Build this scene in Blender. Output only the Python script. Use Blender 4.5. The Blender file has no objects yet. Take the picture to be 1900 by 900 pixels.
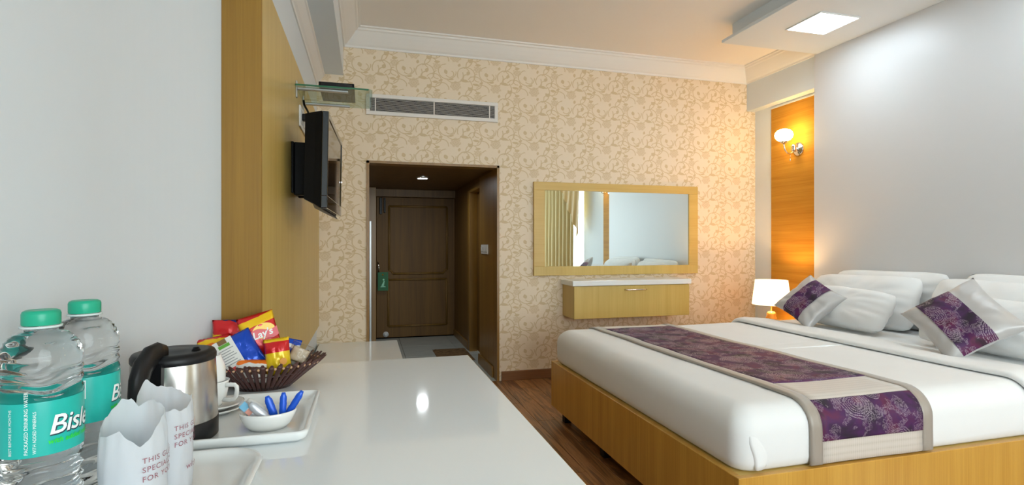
import bpy, bmesh, math, random
from mathutils import Vector, Matrix, noise

random.seed(7)
R = math.radians
sc = bpy.context.scene
col = sc.collection

# ------------------------------------------------------------------ camera
cam = bpy.data.cameras.new('camera')
cam.sensor_width = 36.0
cam.lens = 986.0 / 1900.0 * 36.0
cam.shift_y = 3.0 / 1900.0
cam.clip_start = 0.02
camo = bpy.data.objects.new('camera', cam)
camo.location = (0, 0, 1.2)
camo.rotation_euler = (R(90), 0, -math.atan2(270, 986))
col.objects.link(camo)
sc.camera = camo

# ------------------------------------------------------------------ world and exposure
SKY = 6.5
LED_POWER = 16.0
SCONCE_POWER = 24.0
w = bpy.data.worlds.new('daylight')
sc.world = w
w.use_nodes = True
bg = w.node_tree.nodes['Background']
bg.inputs[0].default_value = (0.86, 0.94, 1.0, 1)
bg.inputs[1].default_value = SKY
vs = sc.view_settings
vs.view_transform = 'Standard'
vs.look = 'None'
vs.gamma = 1.0
vs.use_curve_mapping = False
vs.exposure = 0.62

# window portals: guide the sampling of the sky through the two window openings
for nm, wd, hg, loc, rot in (('window_portal', 2.1, 1.9, (3.94, -0.92, 1.37), (R(90), 0, R(90))), ('window_portal', 3.0, 1.9, (1.7, -2.56, 1.45), (R(90), 0, R(0)))):
    pl = bpy.data.lights.new(nm, 'AREA')
    pl.shape = 'RECTANGLE'; pl.size = wd; pl.size_y = hg
    pl.cycles.is_portal = True
    plo = bpy.data.objects.new(nm, pl)
    plo.location = loc; plo.rotation_euler = rot
    col.objects.link(plo)

# ------------------------------------------------------------------ colours and materials
def lin(r, g, b):
    def f(c):
        c /= 255.0
        return c / 12.92 if c <= .04045 else ((c + .055) / 1.055) ** 2.4
    return (f(r), f(g), f(b), 1.0)

MATS = {}
class NT:
    def __init__(self, name):
        self.m = bpy.data.materials.new(name); self.m.use_nodes = True
        self.t = self.m.node_tree
        self.b = self.t.nodes['Principled BSDF']
        self.out = self.t.nodes['Material Output']
        MATS[name] = self.m
    def n(self, typ, **kw):
        x = self.t.nodes.new(typ)
        for k, v in kw.items(): setattr(x, k, v)
        return x
    def l(self, a, b): self.t.links.new(a, b)
    def val(self, inp, v):
        if isinstance(v, X): self.l(v.s, inp)
        elif hasattr(v, 'is_output'): self.l(v, inp)
        else: inp.default_value = v
    def coord(self, kind='Object'):
        tc = self.n('ShaderNodeTexCoord')
        return tc.outputs[kind]
    def mapping(self, scale=(1, 1, 1), rot=(0, 0, 0), loc=(0, 0, 0), kind='Object'):
        m = self.n('ShaderNodeMapping')
        self.l(self.coord(kind), m.inputs[0])
        m.inputs['Scale'].default_value = scale; m.inputs['Rotation'].default_value = rot; m.inputs['Location'].default_value = loc
        return m.outputs[0]
    def noise(self, vec, scale, detail=3, rough=.5, dist=0):
        x = self.n('ShaderNodeTexNoise')
        self.l(vec, x.inputs['Vector'])
        x.inputs['Scale'].default_value = scale; x.inputs['Detail'].default_value = detail
        x.inputs['Roughness'].default_value = rough; x.inputs['Distortion'].default_value = dist
        return x.outputs['Fac']
    def ramp(self, fac, stops, interp='LINEAR'):
        x = self.n('ShaderNodeValToRGB'); self.val(x.inputs[0], fac)
        cr = x.color_ramp; cr.interpolation = interp
        while len(cr.elements) < len(stops): cr.elements.new(0.5)
        for e, (p, c) in zip(cr.elements, stops): e.position = p; e.color = c
        return x.outputs[0]
    def mix(self, fac, a, b):
        x = self.n('ShaderNodeMix', data_type='RGBA')
        self.val(x.inputs[0], fac)
        self.val(x.inputs[6], a); self.val(x.inputs[7], b)
        return x.outputs[2]
    def bump(self, h, strength=.2, dist=.002):
        x = self.n('ShaderNodeBump'); x.inputs['Strength'].default_value = strength; x.inputs['Distance'].default_value = dist
        self.val(x.inputs['Height'], h); self.l(x.outputs[0], self.b.inputs['Normal'])
    def set(self, **kw):
        names = dict(color='Base Color', rough='Roughness', metal='Metallic', ior='IOR', trans='Transmission Weight', alpha='Alpha',
                     spec='Specular IOR Level', coat='Coat Weight', coatrough='Coat Roughness', sheen='Sheen Weight', emit='Emission Color',
                     power='Emission Strength', sss='Subsurface Weight')
        for k, v in kw.items(): self.val(self.b.inputs[names[k]], v)
        return self

class X:                                    # a scalar expression over Math nodes
    def __init__(self, nt, s): self.nt, self.s = nt, s
    def op(self, o, b=None, c=None):
        x = self.nt.n('ShaderNodeMath', operation=o)
        self.nt.val(x.inputs[0], self)
        if b is not None: self.nt.val(x.inputs[1], b)
        if c is not None: self.nt.val(x.inputs[2], c)
        return X(self.nt, x.outputs[0])
    def __add__(a, b): return a.op('ADD', b)
    def __sub__(a, b): return a.op('SUBTRACT', b)
    def __mul__(a, b): return a.op('MULTIPLY', b)
    def __truediv__(a, b): return a.op('DIVIDE', b)
    def max(a, b): return a.op('MAXIMUM', b)
    def min(a, b): return a.op('MINIMUM', b)
    def abs(a): return a.op('ABSOLUTE')
    def sin(a): return a.op('SINE')
    def sqrt(a): return a.op('SQRT')
    def lt(a, b): return a.op('LESS_THAN', b)
    def gt(a, b): return a.op('GREATER_THAN', b)
    def wrap(a, wd): return a.op('WRAP', wd / 2, -wd / 2)
    def below(a, v, soft):                  # 1 where a < v, soft edge
        x = a.nt.n('ShaderNodeMapRange', interpolation_type='SMOOTHSTEP')
        a.nt.val(x.inputs[0], a)
        x.inputs[1].default_value = v - soft; x.inputs[2].default_value = v + soft
        x.inputs[3].default_value = 1; x.inputs[4].default_value = 0
        return X(a.nt, x.outputs[0])

def xyz(nt, kind='Object'):
    s = nt.n('ShaderNodeSeparateXYZ'); nt.l(nt.coord(kind), s.inputs[0])
    return [X(nt, o) for o in s.outputs]

def hyp(a, b): return (a * a + b * b).sqrt()

def plain(name, c, rough=.5, metal=0, **kw):
    if name in MATS: return MATS[name]
    n = NT(name); n.set(color=c, rough=rough, metal=metal, **kw)
    return n.m

def painted(name, c, rough=.6, amt=.04):
    n = NT(name)
    f = n.noise(n.mapping(), 3.0, 4, .6)
    d = tuple(max(0, v * (1 - amt)) for v in c[:3]) + (1,)
    n.set(color=n.mix(f, d, c), rough=rough)
    n.bump(n.noise(n.mapping(), 240, 2), .05, .001)
    return n.m

def wood(name, ca, cb, axis='z', fine=1.0, rough=.38, coat=.2, wide=1.0):
    n = NT(name)
    s = {'x': (.6, 14, 14), 'y': (14, .6, 14), 'z': (14, 14, .6)}[axis]
    s2 = {'x': (2.5, 160, 160), 'y': (160, 2.5, 160), 'z': (160, 160, 2.5)}[axis]
    a = n.noise(n.mapping(tuple(v * wide for v in s)), 1.0 * fine, 4, .55, .6)
    b = n.noise(n.mapping(s2), 1.0 * fine, 3, .6)
    f = X(n, a) * .62 + X(n, b) * .42
    n.set(color=n.ramp(f, [(.3, cb), (.7, ca)]), rough=rough, coat=coat, coatrough=.25)
    n.bump(b, .06, .001)
    return n.m

M_wall = painted('white_paint', lin(219, 227, 232))
M_ceil = painted('ceiling_paint', lin(240, 236, 230))
M_cornice = painted('cornice_plaster', lin(232, 230, 225))
M_grey = painted('grey_laminate', lin(212, 212, 212), .4, .01)
M_laminate = wood('honey_laminate', lin(210, 182, 104), lin(192, 160, 78), 'z')
M_laminate_x = wood('honey_laminate_cross', lin(214, 182, 104), lin(198, 160, 80), 'x')
M_laminate_y = wood('honey_laminate_long', lin(212, 178, 100), lin(194, 154, 74), 'y')
M_gold = wood('amber_veneer', lin(204, 152, 60), lin(174, 118, 36), 'y', 1.0, .6, 0)
M_pierside = wood('shaded_laminate', lin(154, 114, 36), lin(130, 92, 20), 'z', 1.0, .45, 0)  # same cladding wood; shade on the side is put into this darker colour
M_bed = wood('bed_veneer', lin(216, 166, 74), lin(184, 130, 44), 'z', 1.0, .33, .3)
M_dark = wood('dark_veneer', lin(126, 92, 40), lin(94, 64, 22), 'z', 1.0, .5, .05)
M_door = wood('door_veneer', lin(122, 86, 26), lin(86, 56, 12), 'z', 1.0, .6, 0)
M_doorm = wood('door_moulding_wood', lin(138, 104, 44), lin(104, 74, 28), 'z', 1.0, .5, 0)
M_jamb = wood('jamb_veneer', lin(156, 116, 46), lin(120, 84, 28), 'z', 1.0, .38, .3)
M_skirt = wood('skirting_wood', lin(142, 96, 58), lin(112, 72, 40), 'x', 1.0, .4)
M_black = plain('black_plastic', lin(5, 5, 6), .45, spec=.15)
M_softblack = plain('satin_black_plastic', lin(16, 16, 18), .42, spec=.35)
M_chrome = plain('chrome', lin(220, 215, 205), .14, 1.0)
M_brass = plain('brass', lin(200, 160, 70), .25, 1.0)
M_alu = plain('aluminium', lin(190, 192, 192), .35, .9)
M_whiteplastic = plain('white_plastic', lin(232, 232, 230), .35)
M_ceramic = plain('white_ceramic', lin(238, 238, 234), .12, coat=.5)
M_melamine = plain('white_melamine', lin(236, 238, 236), .2, coat=.3)
M_darkvoid = plain('dark_void', lin(20, 19, 18), .9, spec=.1)
M_whitegrille = plain('grille_enamel', lin(226, 222, 216), .4)

M_gold.node_tree.nodes['Principled BSDF'].inputs['Specular IOR Level'].default_value = .12
def m_wallpaper():
    n = NT('scroll_wallpaper')
    x, y, z = xyz(n)
    # one repeat of the print is 275 by 215 units = .353 by .242 m
    W, H = 275.0, 215.0
    u = x * (W / .353); v = z * (-H / .242)
    nz = n.noise(n.mapping(), 30, 2)
    u = u + (X(n, nz) - .5) * 10; v = v + (X(n, nz) - .5) * 8
    def dl(cx, cy): return (u - cx).wrap(W), (v - cy).wrap(H)
    lines = None; leaves = None
    def add(a, b): return b if a is None else a.max(b)
    # scroll arcs: centre, radius, half-plane that keeps part of the circle
    for cx, cy, r, nx, ny, k in [(105, 205, 58, -.6, .8, -40), (232, 222, 60, .2, -1, -38), (15, 62, 50, .9, -.5, -30),
                                 (270, 150, 40, -.7, -.7, -12), (150, 10, 62, .5, .85, 8), (70, 120, 44, .3, -1, 5), (196, 96, 78, .95, .3, 40),
                                 (122, 222, 26, .6, .6, -8), (240, 244, 28, -.8, .4, -10), (40, 20, 30, -1, .2, 0)]:
        dx, dy = dl(cx, cy)
        ring = (hyp(dx, dy) - r).abs().below(3.2, 1.4)
        keep = (dx * nx + dy * ny).gt(k)
        lines = add(lines, ring * keep)
    for cx, cy, a, b, t in [(215, 50, 26, 11, 8), (225, 266, 24, 11, 10), (245, 205, 13, 18, 20), (95, 208, 14, 18, -20), (25, 290, 24, 10, 5),
                            (255, 112, 12, 17, -30), (312, 137, 20, 10, -12), (265, 325, 13, 16, 25), (130, 262, 20, 8, -8), (60, 60, 17, 9, -35), (185, 150, 10, 14, 10)]:
        dx, dy = dl(cx, cy)
        ct, st = math.cos(R(t)), math.sin(R(t))
        px = (dx * ct + dy * st) / a; py = (dy * ct - dx * st) / b
        # pointed leaf: |py| < 1 - px^2
        leaves = add(leaves, (py.abs() + px * px).below(1.0, .12))
    flowers = None
    for cx, cy, r in [(160, 95, 35), (35, 172, 27)]:
        dx, dy = dl(cx, cy)
        ang = dy.op('ARCTAN2', dx)
        rr = hyp(dx, dy) / ((ang * 7.0).sin() * 4.5 + r)
        pet = rr.below(1.0, .06)
        inner = (hyp(dx, dy * 1.2 + (ang * 3.0).sin() * 4) * .42).sin() * .22 + .75
        flowers = add(flowers, pet * inner)
    mask = (leaves * .88).max(flowers * .70).max(lines * .85)
    tint = n.noise(n.mapping(), 1.4, 2)
    base = n.mix(tint, lin(229, 211, 184), lin(232, 215, 190))
    c = n.mix(mask, base, lin(206, 181, 138))
    n.set(color=c, rough=.55)
    n.bump(mask, .12, .001)
    return n.m
M_paper = m_wallpaper()

def m_brocade(scale=1.0, shift=(0, 0, 0)):
    n = NT('purple_brocade')
    s = n.n('ShaderNodeSeparateXYZ'); n.l(n.mapping((scale,) * 3, (0, 0, 0), shift, 'UV'), s.inputs[0])
    u, v = X(n, s.outputs[0]), X(n, s.outputs[1])
    wob = X(n, n.noise(n.mapping((scale,) * 3, kind='UV'), 18, 3))
    u0 = u + (wob - .5) * .03; v0 = v + (wob - .5) * .03
    TW, TH = .40, .32
    mask = None
    for cx, cy, r, sk, dirn in [(.175, .075, .078, .35, 1), (.36, .22, .06, .4, -1), (.08, .24, .036, .2, 1), (.30, .04, .030, .2, -1)]:
        dx = (u0 - cx).wrap(TW); dy = (v0 - cy).wrap(TH)
        ang = dy.op('ARCTAN2', dx) * (1.0 * dirn)
        d = hyp(dx, dy * 1.15) + ang * (.0055)           # a spiral tail makes it a paisley
        rings = ((d * (6.2832 / .0105)).sin()).gt(-.1)
        inside = d.lt(r)
        dots = X(n, n.noise(n.mapping((scale,) * 3, kind='UV'), 260, 1)).gt(.47)
        k = rings * inside * dots
        mask = k if mask is None else mask.max(k)
    # floral filling between the paisleys
    fl = X(n, n.noise(n.mapping((scale,) * 3, kind='UV'), 42, 5, .75, 1.6))
    band = (fl - .52).abs().below(.022, .008)
    sp = X(n, n.noise(n.mapping((scale,) * 3, kind='UV'), 14, 2)).gt(.5)
    thr = X(n, n.noise(n.mapping((scale * 30, scale * 300, 1), kind='UV'), 9, 1)).gt(.42)
    mask = (mask.max(band * sp)) * (thr * .6 + .4)
    patch = n.noise(n.mapping((scale,) * 3, kind='UV'), 9, 3, .5, .5)
    base = n.ramp(patch, [(.35, lin(24, 6, 30)), (.5, lin(66, 10, 76)), (.62, lin(88, 10, 62)), (.75, lin(30, 6, 26))])
    n.set(color=n.mix(mask * .68, base, lin(180, 164, 176)), rough=n.ramp(mask, [(0, (.62,) * 3 + (1,)), (1, (.4,) * 3 + (1,))]), metal=mask * .3)
    n.bump(mask, .25, .001)
    return n.m
M_brocade = m_brocade()

def fabric(name, c, weave=900, rough=.85, sheen=.2, amt=.06, silk=0):
    n = NT(name)
    f = n.noise(n.mapping(), 5, 4, .6)
    d = tuple(v * (1 - amt) for v in c[:3]) + (1,)
    n.set(color=n.mix(f, d, c), rough=rough, sheen=sheen, metal=silk)
    n.bump(n.noise(n.mapping((1, 1, 1)), weave, 2), .12, .001)
    return n.m
M_sheet = fabric('white_cotton', lin(238, 239, 238))
M_pillow = fabric('pillow_cotton', lin(236, 238, 238))
M_taupe = fabric('taupe_satin', lin(168, 158, 146), 600, .42, .3, .1, .1)
M_silver = fabric('silver_taffeta', lin(190, 188, 186), 700, .4, .3, .14, .15)
M_curtain = fabric('gold_curtain_cloth', lin(200, 176, 118), 500, .7)
M_swag = fabric('amber_swag_cloth', lin(196, 152, 56), 500, .55)

def m_cream():
    n = NT('cream_quilting')
    x, y, z = xyz(n, 'UV')
    st = ((x * (6.2832 / .018)).sin().abs()) * .5 + ((y * (6.2832 / .05)).sin().abs()) * .5
    n.set(color=n.ramp(st, [(0, lin(186, 174, 162)), (.5, lin(206, 196, 184)), (1, lin(214, 204, 194))]), rough=.45, sheen=.3)
    n.bump(st, .3, .002)
    return n.m
M_cream = m_cream()

def m_plank():
    n = NT('walnut_plank')
    oi = n.n('ShaderNodeObjectInfo')
    mp = n.n('ShaderNodeMapping'); n.l(n.coord(), mp.inputs[0]); mp.inputs['Scale'].default_value = (7, .5, 7)
    off = n.n('ShaderNodeCombineXYZ')
    r = X(n, oi.outputs['Random']) * 60.0
    n.l(r.s, off.inputs[0]); n.l(r.s, off.inputs[1]); n.l(off.outputs[0], mp.inputs['Location'])
    a = n.noise(mp.outputs[0], 1.6, 4, .6, 2.2)
    waves = ((X(n, a) * 26.0).sin()) * .5 + .5
    mp2 = n.n('ShaderNodeMapping'); n.l(n.coord(), mp2.inputs[0]); mp2.inputs['Scale'].default_value = (160, 4, 100)
    b = n.noise(mp2.outputs[0], 1, 3)
    f = waves * .45 + X(n, b) * .4 + X(n, oi.outputs['Random']) * .22
    n.set(color=n.ramp(f, [(.15, lin(78, 46, 22)), (.5, lin(138, 92, 50)), (.85, lin(176, 124, 74))]), rough=.3, coat=.3, coatrough=.2)
    n.bump(b, .05, .001)
    return n.m
M_plank = m_plank()

def m_tile():
    n = NT('pale_floor_tile')
    f = n.noise(n.mapping(), 6, 4)
    n.set(color=n.mix(f, lin(176, 184, 178), lin(196, 202, 196)), rough=.16)
    return n.m
M_tile = m_tile()

def m_desktop():
    n = NT('white_gloss_laminate')
    n.set(color=lin(240, 244, 245), rough=.06, spec=.4)
    return n.m
M_gloss = m_desktop()

def emitter(name, c, s):
    n = NT(name); n.set(color=(0, 0, 0, 1), emit=c, power=s, rough=.4)
    return n.m

def thin_glass(name, tint=(1, 1, 1, 1), refl=.12):
    n = NT(name)
    tr = n.n('ShaderNodeBsdfTransparent'); tr.inputs[0].default_value = tint
    gl = n.n('ShaderNodeBsdfGlossy'); gl.inputs['Roughness'].default_value = .02
    lw = n.n('ShaderNodeLayerWeight'); lw.inputs[0].default_value = .5
    fr = X(n, lw.outputs['Facing']).op('POWER', 4.0) * .6 + .03
    mx = n.n('ShaderNodeMixShader')
    n.l(fr.s, mx.inputs[0]); n.l(tr.outputs[0], mx.inputs[1]); n.l(gl.outputs[0], mx.inputs[2])
    n.l(mx.outputs[0], n.out.inputs[0])
    return n.m
M_pane = thin_glass('window_glass', (.96, .98, .97, 1))
M_shelfglass = thin_glass('shelf_glass', (.80, .88, .82, 1))
M_wrap = thin_glass('clear_wrap', (.93, .93, .92, 1))

# ------------------------------------------------------------------ geometry helpers
class G:
    """collects geometry for ONE mesh object"""
    def __init__(self): self.v = []; self.f = []; self.uv = {}; self.smooth = []
    def add(self, vs, fs, smooth=False):
        o = len(self.v); self.v += [tuple(p) for p in vs]
        for f in fs: self.f.append(tuple(i + o for i in f)); self.smooth.append(smooth)
        return self
    def box(self, x0, x1, y0, y1, z0, z1):
        vs = [(x, y, z) for z in (z0, z1) for y in (y0, y1) for x in (x0, x1)]
        return self.add(vs, [(0, 2, 3, 1), (4, 5, 7, 6), (0, 1, 5, 4), (2, 6, 7, 3), (0, 4, 6, 2), (1, 3, 7, 5)])
    def rbox(self, x0, x1, y0, y1, z0, z1, r=.004, seg=2):
        bm = bmesh.new(); bmesh.ops.create_cube(bm, size=1)
        for v in bm.verts: v.co = Vector(((x0 + x1) / 2 + v.co.x * (x1 - x0), (y0 + y1) / 2 + v.co.y * (y1 - y0), (z0 + z1) / 2 + v.co.z * (z1 - z0)))
        bmesh.ops.bevel(bm, geom=bm.edges[:], offset=r, segments=seg, affect='EDGES', profile=.5)
        return self.bm(bm)
    def bm(self, bm, smooth=False):
        bm.verts.index_update()
        self.add([v.co[:] for v in bm.verts], [[v.index for v in f.verts] for f in bm.faces], smooth)
        bm.free(); return self
    def lathe(self, prof, n=32, c=(0, 0, 0), cap=True, sx=1, sy=1):
        vs = []; fs = []; m = len(prof)
        for r, z in prof:
            for i in range(n):
                a = 2 * math.pi * i / n
                vs.append((c[0] + r * sx * math.cos(a), c[1] + r * sy * math.sin(a), c[2] + z))
        for j in range(m - 1):
            for i in range(n):
                k = (i + 1) % n
                fs.append((j * n + i, j * n + k, (j + 1) * n + k, (j + 1) * n + i))
        self.add(vs, fs, True)
        if cap:
            o = len(self.v) - m * n
            if prof[0][0] > 1e-6: self.f.append(tuple(o + i for i in range(n))[::-1]); self.smooth.append(False)
            if prof[-1][0] > 1e-6: self.f.append(tuple(o + (m - 1) * n + i for i in range(n))); self.smooth.append(False)
        return self
    def tube(self, pts, r, n=10, ry=None, up=(0, 0, 1), cap=True):
        pts = [Vector(p) for p in pts]; m = len(pts)
        rs = r if isinstance(r, (list, tuple)) else [r] * m
        rys = ry if isinstance(ry, (list, tuple)) else [ry if ry else q for q in rs] if not isinstance(ry, (list, tuple)) else ry
        if ry is None: rys = rs
        vs = []; fs = []
        prev = None
        for i, p in enumerate(pts):
            t = (pts[min(i + 1, m - 1)] - pts[max(i - 1, 0)]).normalized()
            u = Vector(up) if prev is None else prev
            s = t.cross(u)
            if s.length < 1e-5: s = t.cross(Vector((1, 0, 0)))
            s.normalize(); u = s.cross(t).normalized(); prev = u
            for k in range(n):
                a = 2 * math.pi * k / n
                vs.append(p + s * (rs[i] * math.cos(a)) + u * (rys[i] * math.sin(a)))
        for j in range(m - 1):
            for k in range(n):
                q = (k + 1) % n
                fs.append((j * n + k, j * n + q, (j + 1) * n + q, (j + 1) * n + k))
        o = len(self.v)
        self.add(vs, fs, True)
        if cap:
            self.f.append(tuple(o + k for k in range(n))[::-1]); self.smooth.append(False)
            self.f.append(tuple(o + (m - 1) * n + k for k in range(n))); self.smooth.append(False)
        return self
    def loft(self, rings, closed=True, cap0=True, cap1=True, smooth=True):
        n = len(rings[0]); o = len(self.v); vs = [p for r in rings for p in r]; fs = []
        for j in range(len(rings) - 1):
            for i in range(n if closed else n - 1):
                k = (i + 1) % n
                fs.append((j * n + i, j * n + k, (j + 1) * n + k, (j + 1) * n + i))
        self.add(vs, fs, smooth)
        if cap0: self.f.append(tuple(o + i for i in range(n))[::-1]); self.smooth.append(False)
        if cap1: self.f.append(tuple(o + (len(rings) - 1) * n + i for i in range(n))); self.smooth.append(False)
        return self
    def prism(self, poly, z0, z1):
        n = len(poly)
        self.add([(x, y, z0) for x, y in poly] + [(x, y, z1) for x, y in poly],
                 [tuple(range(n))[::-1], tuple(range(n, 2 * n))] + [(i, (i + 1) % n, n + (i + 1) % n, n + i) for i in range(n)])
        return self
    def sweep(self, prof, path):
        """profile of (offset to the right of the path, z) swept along an xy polyline with mitred corners"""
        path = [Vector(p) for p in path]; rings = []
        for i, p in enumerate(path):
            d0 = (path[i] - path[i - 1]).normalized() if i else None
            d1 = (path[i + 1] - path[i]).normalized() if i < len(path) - 1 else None
            n0 = Vector((d0.y, -d0.x)) if d0 else None; n1 = Vector((d1.y, -d1.x)) if d1 else None
            if n0 is None: nn = n1
            elif n1 is None: nn = n0
            else:
                b = (n0 + n1).normalized(); nn = b / b.dot(n0)
            rings.append([(p.x + nn.x * o, p.y + nn.y * o, z) for o, z in prof])
        return self.loft(rings, smooth=False)
    def xf(self, mat):
        self.v = [tuple(mat @ Vector(p)) for p in self.v]; return self

def mesh_of(g, name, mat, origin=(0, 0, 0)):
    me = bpy.data.meshes.new(name)
    o = Vector(origin)
    me.from_pydata([tuple(Vector(p) - o) for p in g.v], [], g.f)
    for p, s in zip(me.polygons, g.smooth): p.use_smooth = s
    if g.uv:
        uvl = me.uv_layers.new(name='UVMap')
        for lp in me.loops: uvl.data[lp.index].uv = g.uv.get(lp.vertex_index, (0, 0))
    bm = bmesh.new(); bm.from_mesh(me); bmesh.ops.recalc_face_normals(bm, faces=bm.faces); bm.to_mesh(me); bm.free()
    if mat: me.materials.append(mat)
    return me

def thing(name, label, cat, loc=(0, 0, 0), rz=0, group=None):
    o = bpy.data.objects.new(name, None); col.objects.link(o)
    o.empty_display_size = .05
    o.location = loc; o.rotation_euler = (0, 0, rz)
    o['label'] = label; o['category'] = cat
    if group: o['group'] = group
    return o

def part(name, g, mat, parent, world=True, label=None):
    """a mesh child; geometry given in world space unless world=False (parent's own space)"""
    org = (0, 0, 0)
    if world:
        org = parent.location if parent.parent is None else parent.parent.location
        if parent.parent is not None and parent.type == 'MESH': org = parent.parent.location
        if parent.type == 'MESH' and parent.parent is None: org = parent.location
    o = bpy.data.objects.new(name, mesh_of(g, name, mat, org)); col.objects.link(o)
    o.parent = parent
    if label: o['label'] = label
    return o

def solo(name, g, mat, label=None, cat=None, group=None, kind=None):
    xs = [p[0] for p in g.v]; ys = [p[1] for p in g.v]; zs = [p[2] for p in g.v]
    org = ((min(xs) + max(xs)) / 2, (min(ys) + max(ys)) / 2, min(zs))
    o = bpy.data.objects.new(name, mesh_of(g, name, mat, org)); col.objects.link(o)
    o.location = org
    if label: o['label'] = label
    if cat: o['category'] = cat
    if group: o['group'] = group
    if kind: o['kind'] = kind
    return o

def struct(name, g, mat, label, cat=None):
    return solo(name, g, mat, label, cat or 'structure', None, 'structure')

def shared(name, me, parent, loc=(0, 0, 0), rot=(0, 0, 0)):
    o = bpy.data.objects.new(name, me); col.objects.link(o); o.parent = parent
    o.location = loc; o.rotation_euler = rot
    return o

def text_geo(s, size, shear=0, spacing=1.0, bold=0.0):
    cu = bpy.data.curves.new('lettering', 'FONT'); cu.body = s; cu.size = size; cu.shear = shear; cu.space_character = spacing; cu.offset = bold
    cu.resolution_u = 3
    o = bpy.data.objects.new('lettering', cu); col.objects.link(o)
    bpy.context.view_layer.update()
    me = bpy.data.meshes.new_from_object(o.evaluated_get(bpy.context.evaluated_depsgraph_get()))
    vs = [v.co.copy() for v in me.vertices]; fs = [tuple(p.vertices) for p in me.polygons]
    bpy.data.objects.remove(o); bpy.data.curves.remove(cu); bpy.data.meshes.remove(me)
    return vs, fs

def sliced(vs, fs, step):
    bm = bmesh.new(); bv = [bm.verts.new(v) for v in vs]
    for f in fs:
        try: bm.faces.new([bv[i] for i in f])
        except ValueError: pass
    x0 = min(v.x for v in vs); x1 = max(v.x for v in vs); x = x0 + step
    while x < x1:
        bmesh.ops.bisect_plane(bm, geom=bm.verts[:] + bm.edges[:] + bm.faces[:], plane_co=(x, 0, 0), plane_no=(1, 0, 0)); x += step
    bm.verts.index_update()
    out = [v.co.copy() for v in bm.verts], [[v.index for v in f.verts] for f in bm.faces]
    bm.free(); return out

def wrap_text(s, size, r, ang, z, shear=0, spacing=1.0, bold=0.0, rot90=False, step=.003):
    vs, fs = text_geo(s, size, shear, spacing, bold)
    if rot90: vs = [Vector((-v.y, v.x, 0)) for v in vs]
    vs, fs = sliced(vs, fs, step)
    g = G()
    g.add([(r * math.cos(ang + v.x / r), r * math.sin(ang + v.x / r), z + v.y) for v in vs], fs)
    return g

def flat_text(s, size, mat4, shear=0, bold=0.0, spacing=1.0):
    vs, fs = text_geo(s, size, shear, spacing, bold)
    return G().add([mat4 @ v for v in vs], fs)

def basis(ex, ey, ez, loc):
    return Matrix(((ex[0], ey[0], ez[0], loc[0]), (ex[1], ey[1], ez[1], loc[1]), (ex[2], ey[2], ez[2], loc[2]), (0, 0, 0, 1)))

# ================================================================== THE ROOM
YB = 4.52          # patterned back wall
XL = -.60          # white left wall
XR = 3.78          # right wall (recess behind the bed head)
YR = -2.4          # wall behind the viewer
ZC = 2.94          # ceiling
PX = -.367         # face of the wood cladding on the left pier

# floor: slab with separate planks
fl = struct('floor', G().box(XL - .1, XR + .1, YR - .1, YB + .02, -.08, -.012), M_darkvoid, 'brown wooden plank floor of the bedroom', 'floor')
PW, PLN = .132, 1.25
pm = mesh_of(G().rbox(-PW / 2 + .0008, PW / 2 - .0008, -PLN / 2 + .0008, PLN / 2 - .0008, -.012, 0, .0012, 1), 'plank', M_plank)
i = 0
xx = XL + PW / 2
while xx < XR + .06:
    y = YR - (.0 if i % 3 == 0 else .42 if i % 3 == 1 else .84) + PLN / 2
    while y - PLN / 2 < YB - .05:
        if y + PLN / 2 <= YB + .02 and y - PLN/2 > YR - .9:
            shared('plank', pm, fl, (xx - fl.location.x, y - fl.location.y, -fl.location.z))
        else:
            y1 = YB + .015; y0 = y - PLN / 2
            o = shared('plank', mesh_of(G().rbox(-PW / 2 + .0008, PW / 2 - .0008, y0 - y + .0008, y1 - y, -.012, 0, .0012, 1), 'plank', M_plank), fl, (xx - fl.location.x, y - fl.location.y, -fl.location.z))
        y += PLN
    xx += PW; i += 1

struct('ceiling', G().box(XL - .1, XR + .1, YR - .1, YB + .1, ZC, ZC + .1), M_ceil, 'plain off-white plaster ceiling', 'ceiling')
# back wall with the corridor opening
OX0, OX1, OZ = 0.0, 1.12, 1.886
struct('wall_back', G().box(XL - .1, OX0, YB, YB + .12, 0, ZC).box(OX1, XR + .1, YB, YB + .12, 0, ZC).box(OX0, OX1, YB, YB + .12, OZ, ZC),
       M_paper, 'cream wallpaper wall with tan scrolling flowers and leaves', 'wall')
struct('wall_left', G().prism([(XL - .1, YR - .1), (XL, YR - .1), *[(XL + .101 * (k / 16) ** 2, 1.45 + .65 * k / 16) for k in range(17)], (PX - .132, 2.116), (XL, 2.116), (XL, YB), (XL - .1, YB)], 0, ZC), M_wall, 'smooth white wall behind the bottles', 'wall')
RX0, RX1, RZ0, RZ1 = .2, 3.2, .5, 2.4
struct('wall_rear', G().box(XL - .1, RX0, YR - .1, YR, 0, ZC).box(RX1, XR + .15, YR - .1, YR, 0, ZC).box(RX0, RX1, YR - .1, YR, 0, RZ0).box(RX0, RX1, YR - .1, YR, RZ1, ZC), M_wall, 'white wall facing the patterned wall, behind the viewer', 'wall')
# right wall with a window opening
WY0, WY1, WZ0, WZ1 = -1.95, .10, .45, 2.3
struct('wall_right', G().box(XR, XR + .15, WY1, YB, 0, ZC).box(XR, XR + .15, YR, WY0, 0, ZC).box(XR, XR + .15, WY0, WY1, 0, WZ0).box(XR, XR + .15, WY0, WY1, WZ1, ZC),
       M_wall, 'white wall strip beside the amber panel, with a window further along', 'wall')
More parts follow.
